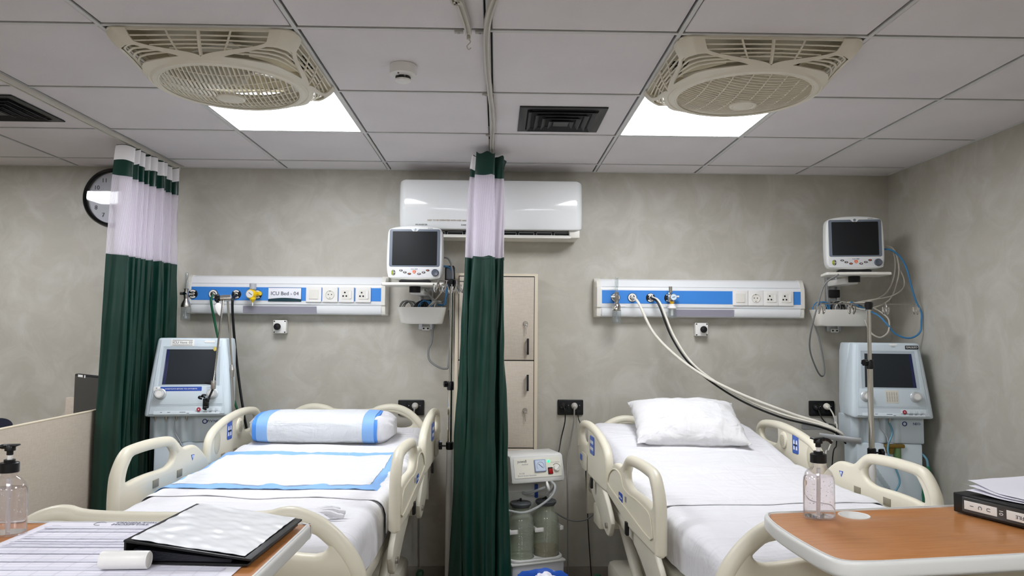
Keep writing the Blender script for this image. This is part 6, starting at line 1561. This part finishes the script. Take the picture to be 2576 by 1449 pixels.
# ------------------------------------------------------------------ chart sheet, binder and cap on the left table
t = thing('chart_sheet', 'large printed hospital chart sheet spread on the left overbed table', 'chart', (-0.735, -2.70, 1.0018), math.radians(-0.5))
def shp(u, v): return Vector((-0.29 + 0.55 * u - 0.04 * (v < 0.0), -0.20 + 0.405 * v, 0.0006 + 0.0008 * noise.noise(Vector((u * 3, v * 3, 2)))))
G().grid(10, 8, shp, 0.0008).done('sheet', PAPER, t)
g = G()
for v, h in ((0.145, 0.016), (0.118, 0.012), (0.07, 0.02), (0.042, 0.006), (0.028, 0.006), (0.008, 0.014), (-0.032, 0.022), (-0.085, 0.016), (-0.13, 0.02), (-0.175, 0.014)):
    g.box((-0.015, v, 0.0021), (0.50, h, 0.0002))
tag(g.done('shaded_rows', mat('row_lilac', '#dddce7', 0.7), t, flat=True), kind='stuff')
g = G()
for k in range(13): g.box((-0.265 + 0.0415 * k, -0.03, 0.00235), (0.0007, 0.35, 0.0002))
for k in range(22): g.box((-0.015, 0.155 - 0.0165 * k, 0.00235), (0.50, 0.0006, 0.0002))
tag(g.done('ruled_lines', mat('rule_grey', '#d0cfda', 0.7), t, flat=True), kind='stuff')
g = G(); random.seed(2)
for k in range(26): g.box((-0.262 + random.uniform(-0.006, 0.012), 0.16 - 0.0125 * k, 0.00245), (random.uniform(0.006, 0.02), 0.002, 0.0002))
tag(g.done('row_captions', mat('caption_grey', '#b3b2be', 0.7), t, flat=True), kind='stuff')
G().text('SHANIDA KNAL', 0.013, T(-0.085, 0.188, 0.0024), 0.0002).done('header_lettering', mat('ink_blue_grey', '#5b5d72', 0.6), t, flat=True)
G().text('HOSPITAL', 0.019, T(-0.092, 0.173, 0.0024), 0.0002).done('header_title', mat('ink_blue_grey', '#5b5d72', 0.6), t, flat=True)
G().text('CRITICAL CARE', 0.012, T(0.045, 0.188, 0.0024), 0.0002).done('header_heading', mat('ink_blue_grey', '#5b5d72', 0.6), t, flat=True)
G().tube([(-0.163 + 0.013 * math.cos(a), 0.178 + 0.013 * math.sin(a), 0.0024) for a in [0.9 + k * 0.22 for k in range(20)]], 0.0005, 5).done('header_logo', INK, t)
# binder with clear cover pocket
t = thing('ring_binder', 'black ring binder with clear cover pocket lying on the chart sheet', 'binder', (-0.568, -2.672, 1.0045), math.radians(-3.5), 'ring binders')
G().box((-0.004, 0, 0.002), (0.236, 0.284, 0.004), 0.001).done('bottom_cover', BLACK, t)
slope = math.atan2(0.031, 0.245)
CM = T(-0.1225, 0, 0.045) @ Ry(slope)
G().box((0.123, 0, -0.002), (0.248, 0.292, 0.0045), 0.0015, M=CM).done('top_cover', BLACK, t)
G().box((-0.1205, 0, 0.0225), (0.005, 0.29, 0.043), 0.0015).done('spine', BLACK, t)
def pk(u, v):
    x = 0.010 + 0.222 * u; y = -0.139 + 0.281 * v
    return CM @ Vector((x, y, 0.0012 + 0.0016 * (1 + noise.noise(Vector((u * 4 + v * 2, v * 9 - u * 3, 3)))) + 0.0012 * noise.noise(Vector((u * 9, v * 17 + u * 6, 7)))))
G().grid(50, 60, pk, 0.0006).done('cover_pocket', mat('pocket_white', '#eceef0', 0.22), t, sharp=80)
g = G()
for k in range(7): g.box((-0.015, 0, 0.006 + 0.0017 * k), (0.19 - 0.004 * (k % 3), 0.272, 0.0014), M=Ry(0.014 * k))
g.done('pages', mat('page_dark', '#22232a', 0.6), t)
for y in (-0.1, 0.1):
    G().tube([(-0.1, y, 0.008), (-0.105, y, 0.024), (-0.09, y, 0.036), (-0.07, y, 0.03), (-0.066, y, 0.012)], 0.0018, 8, 4).done('ring', CHROME, t)
# white bottle cap / roll
t = thing('white_cap', 'short white plastic tube cap lying in front of the black binder', 'cap', (-0.682, -2.836, 1.0045), math.radians(1))
G().lathe([(0.0, -0.043), (0.0155, -0.043), (0.0165, -0.041), (0.016, 0.041), (0.0148, 0.043), (0.0135, 0.043), (0.013, 0.02), (0.0, 0.02)], 32, T(0, 0, 0.0168) @ Ry(PI / 2)).done('shell', WHITE, t)
G().lathe([(0.0, 0.0415), (0.0133, 0.0415), (0.0133, 0.0425), (0.0, 0.0425)], 28, T(0, 0, 0.0168) @ Ry(PI / 2)).done('end_disc', OFFW, t)

# ------------------------------------------------------------------ patient file binder and loose papers on the right table
t = thing('ring_binder', 'black patient file binder with labelled spine on the right overbed table', 'binder', (1.155, -2.385, 1.0035), math.radians(-69.5), 'ring binders')
G().box((0.155, 0.0035, 0.024), (0.31, 0.007, 0.048), 0.003).done('spine', BLACK, t)
G().box((0.155, 0.13, 0.003), (0.31, 0.255, 0.004), 0.001).done('bottom_cover', BLACK, t)
G().box((0.155, 0.13, 0.045), (0.31, 0.255, 0.004), 0.001).done('top_cover', BLACK, t)
pg = G()
for k in range(8): pg.box((0.155, 0.14, 0.009 + 0.0042 * k), (0.295, 0.225 + 0.006 * (k % 2), 0.0032))
pg.done('pages', PAPER, t)
SP = T(0, 0, 0) @ FRONT
G().plate(rrect(0.235, 0.036, 0.003, 3, 0.142, 0.024), 0.0012, 0.0003, (), SP @ T(0, 0, 0.0006)).done('label_pocket', mat('pocket_dark', '#3a3e40', 0.15, coat=0.5), t)
la = G().plate(quad(0.082, 0.021), 0.001, 0.0002, (), SP @ T(0.072, 0.0235, 0.0017)).done('label', PALE, t)
for k, ch in enumerate('ICU'):
    G().text(ch, 0.0135, SP @ T(0.05 + 0.021 * k, 0.0235, 0.0024) @ Rz(-PI / 2), 0.0002).done('lettering', INK, la, flat=True)
G().text('01', 0.0135, SP @ T(0.1235, 0.0245, 0.0016) @ Rz(PI / 2), 0.0002).done('volume_number', PALE, t, flat=True)
lb = G().plate(quad(0.116, 0.021), 0.001, 0.0002, (), SP @ T(0.194, 0.0235, 0.0017)).done('label', PALE, t)
G().text('PATIENT FILE', 0.0118, SP @ T(0.192, 0.0235, 0.0024) @ Rz(PI), 0.0002).done('lettering', INK, lb, flat=True)
g = G().lathe([(0.0105, 0.0), (0.0105, 0.0015), (0.0085, 0.002), (0.0, 0.001)], 24); g.bm.transform(SP @ T(0.285, 0.024, 0.0)); g.done('finger_ring', CHROME, t)
for k, (z, rot, cx, cy, lab) in enumerate(((0.051, 0.10, 0.16, 0.135, 'lowest'), (0.0545, 0.02, 0.165, 0.14, 'middle'), (0.058, -0.08, 0.158, 0.145, 'topmost'))):
    M0 = T(1.155, -2.385, 1.0035) @ Rz(math.radians(-69.5)) @ T(cx, cy, z) @ Rz(rot)
    def lf(u, v, k=k):
        x = -0.148 + 0.296 * u; y = -0.105 + 0.21 * v
        lift = 0.016 * ss(0.3, 0, u) * (0.3 + 0.35 * k) + 0.010 * ss(0.6, 1, u) * (0.3 + 0.35 * k) * (0.6 + 0.4 * math.sin(v * 5))
        return Vector((x, y, lift + 0.0012 * noise.noise(Vector((u * 4, v * 4, k)))))
    tag(G().grid(24, 12, lf, 0.0006).done('loose_paper', PAPER, None, sharp=80, M=M0), lab + ' of the loose papers curling on the patient file binder', 'paper', 'loose papers on the binder')

# ------------------------------------------------------------------ desk corner behind the partition on the left
t = thing('desk_partition', 'beige laminate desk partition along the left edge', 'partition', (-1.925, -1.5, 0))
G().box((0, 0, 0.525), (0.022, 2.7, 1.05), 0.001).done('panel', BEIGE_LAM, t)
G().box((0, 0, 1.052), (0.024, 2.7, 0.006), 0.0015).done('top_edging', BEIGE_EDGE, t)
t = thing('desk', 'beige desk hidden behind the partition on the left', 'desk', (-2.35, -0.50, 0))
G().box((0, 0, 0.735), (0.8, 0.9, 0.03), 0.003).done('desktop', BEIGE_LAM, t)
for a in (-0.36, 0.36):
    for b in (-0.4, 0.4): G().box((a, b, 0.36), (0.05, 0.05, 0.72), 0.003).done('leg', BEIGE_EDGE, t)
t = thing('desk_screen', 'dark flat computer screen showing over the left partition', 'computer screen', (-2.055, -0.46, 0.752), math.radians(-40))
G().box((0, 0.0, 0.295), (0.36, 0.028, 0.32), 0.006).done('case', BLACKM, t)
G().box((0, -0.0148, 0.30), (0.335, 0.002, 0.29)).done('display', mat('display_grey', '#3b3a38', 0.35), t)
G().box((-0.10, -0.0155, 0.447), (0.06, 0.001, 0.012)).done('sticker', PALE, t)
G().box((-0.045, -0.0155, 0.446), (0.014, 0.001, 0.014)).done('sticker', PALE, t)
G().box((0, 0.02, 0.09), (0.04, 0.02, 0.18), 0.004).box((0, 0.01, 0.006), (0.2, 0.16, 0.012), 0.005).done('stand', BLACKM, t)
tag(G().box((-2.215, -0.31, 0.915), (0.09, 0.03, 0.33), 0.002).done('beige_box_file', BEIGE_LAM), 'beige board standing beside the dark screen behind the partition', 'board')
t = thing('office_chair', 'navy office chair whose curved back shows over the left partition', 'chair', (-2.03, -1.24, 0))
def cb(u, v):
    a = u * 2 - 1
    return Vector((-0.0 + 0.06 * a * a * -1, a * 0.24, 0.56 + (0.52 - 0.05 * a * a) * v + 0.0))
NAVY = mat('navy_fabric', '#171d33', 0.8)
G().grid(20, 12, cb, 0.04).done('backrest', NAVY, t, sharp=60)
G().box((-0.22, 0, 0.47), (0.46, 0.46, 0.08), 0.03, 3).done('seat', NAVY, t)
G().cyl((-0.22, 0, 0.1), (-0.22, 0, 0.43), 0.03).done('gas_lift', BLACKM, t)
for k in range(5):
    a = k * 2 * PI / 5
    lg = G().box((0.14, 0, 0.085), (0.28, 0.04, 0.03), 0.006, M=T(-0.22, 0, 0) @ Rz(a)).done('leg', BLACKM, t)
    G().cyl((-0.22 + 0.27 * math.cos(a), 0.27 * math.sin(a) - 0.012, 0.03), (-0.22 + 0.27 * math.cos(a), 0.27 * math.sin(a) + 0.012, 0.03), 0.03, n=16).done('castor', BLACKM, lg)
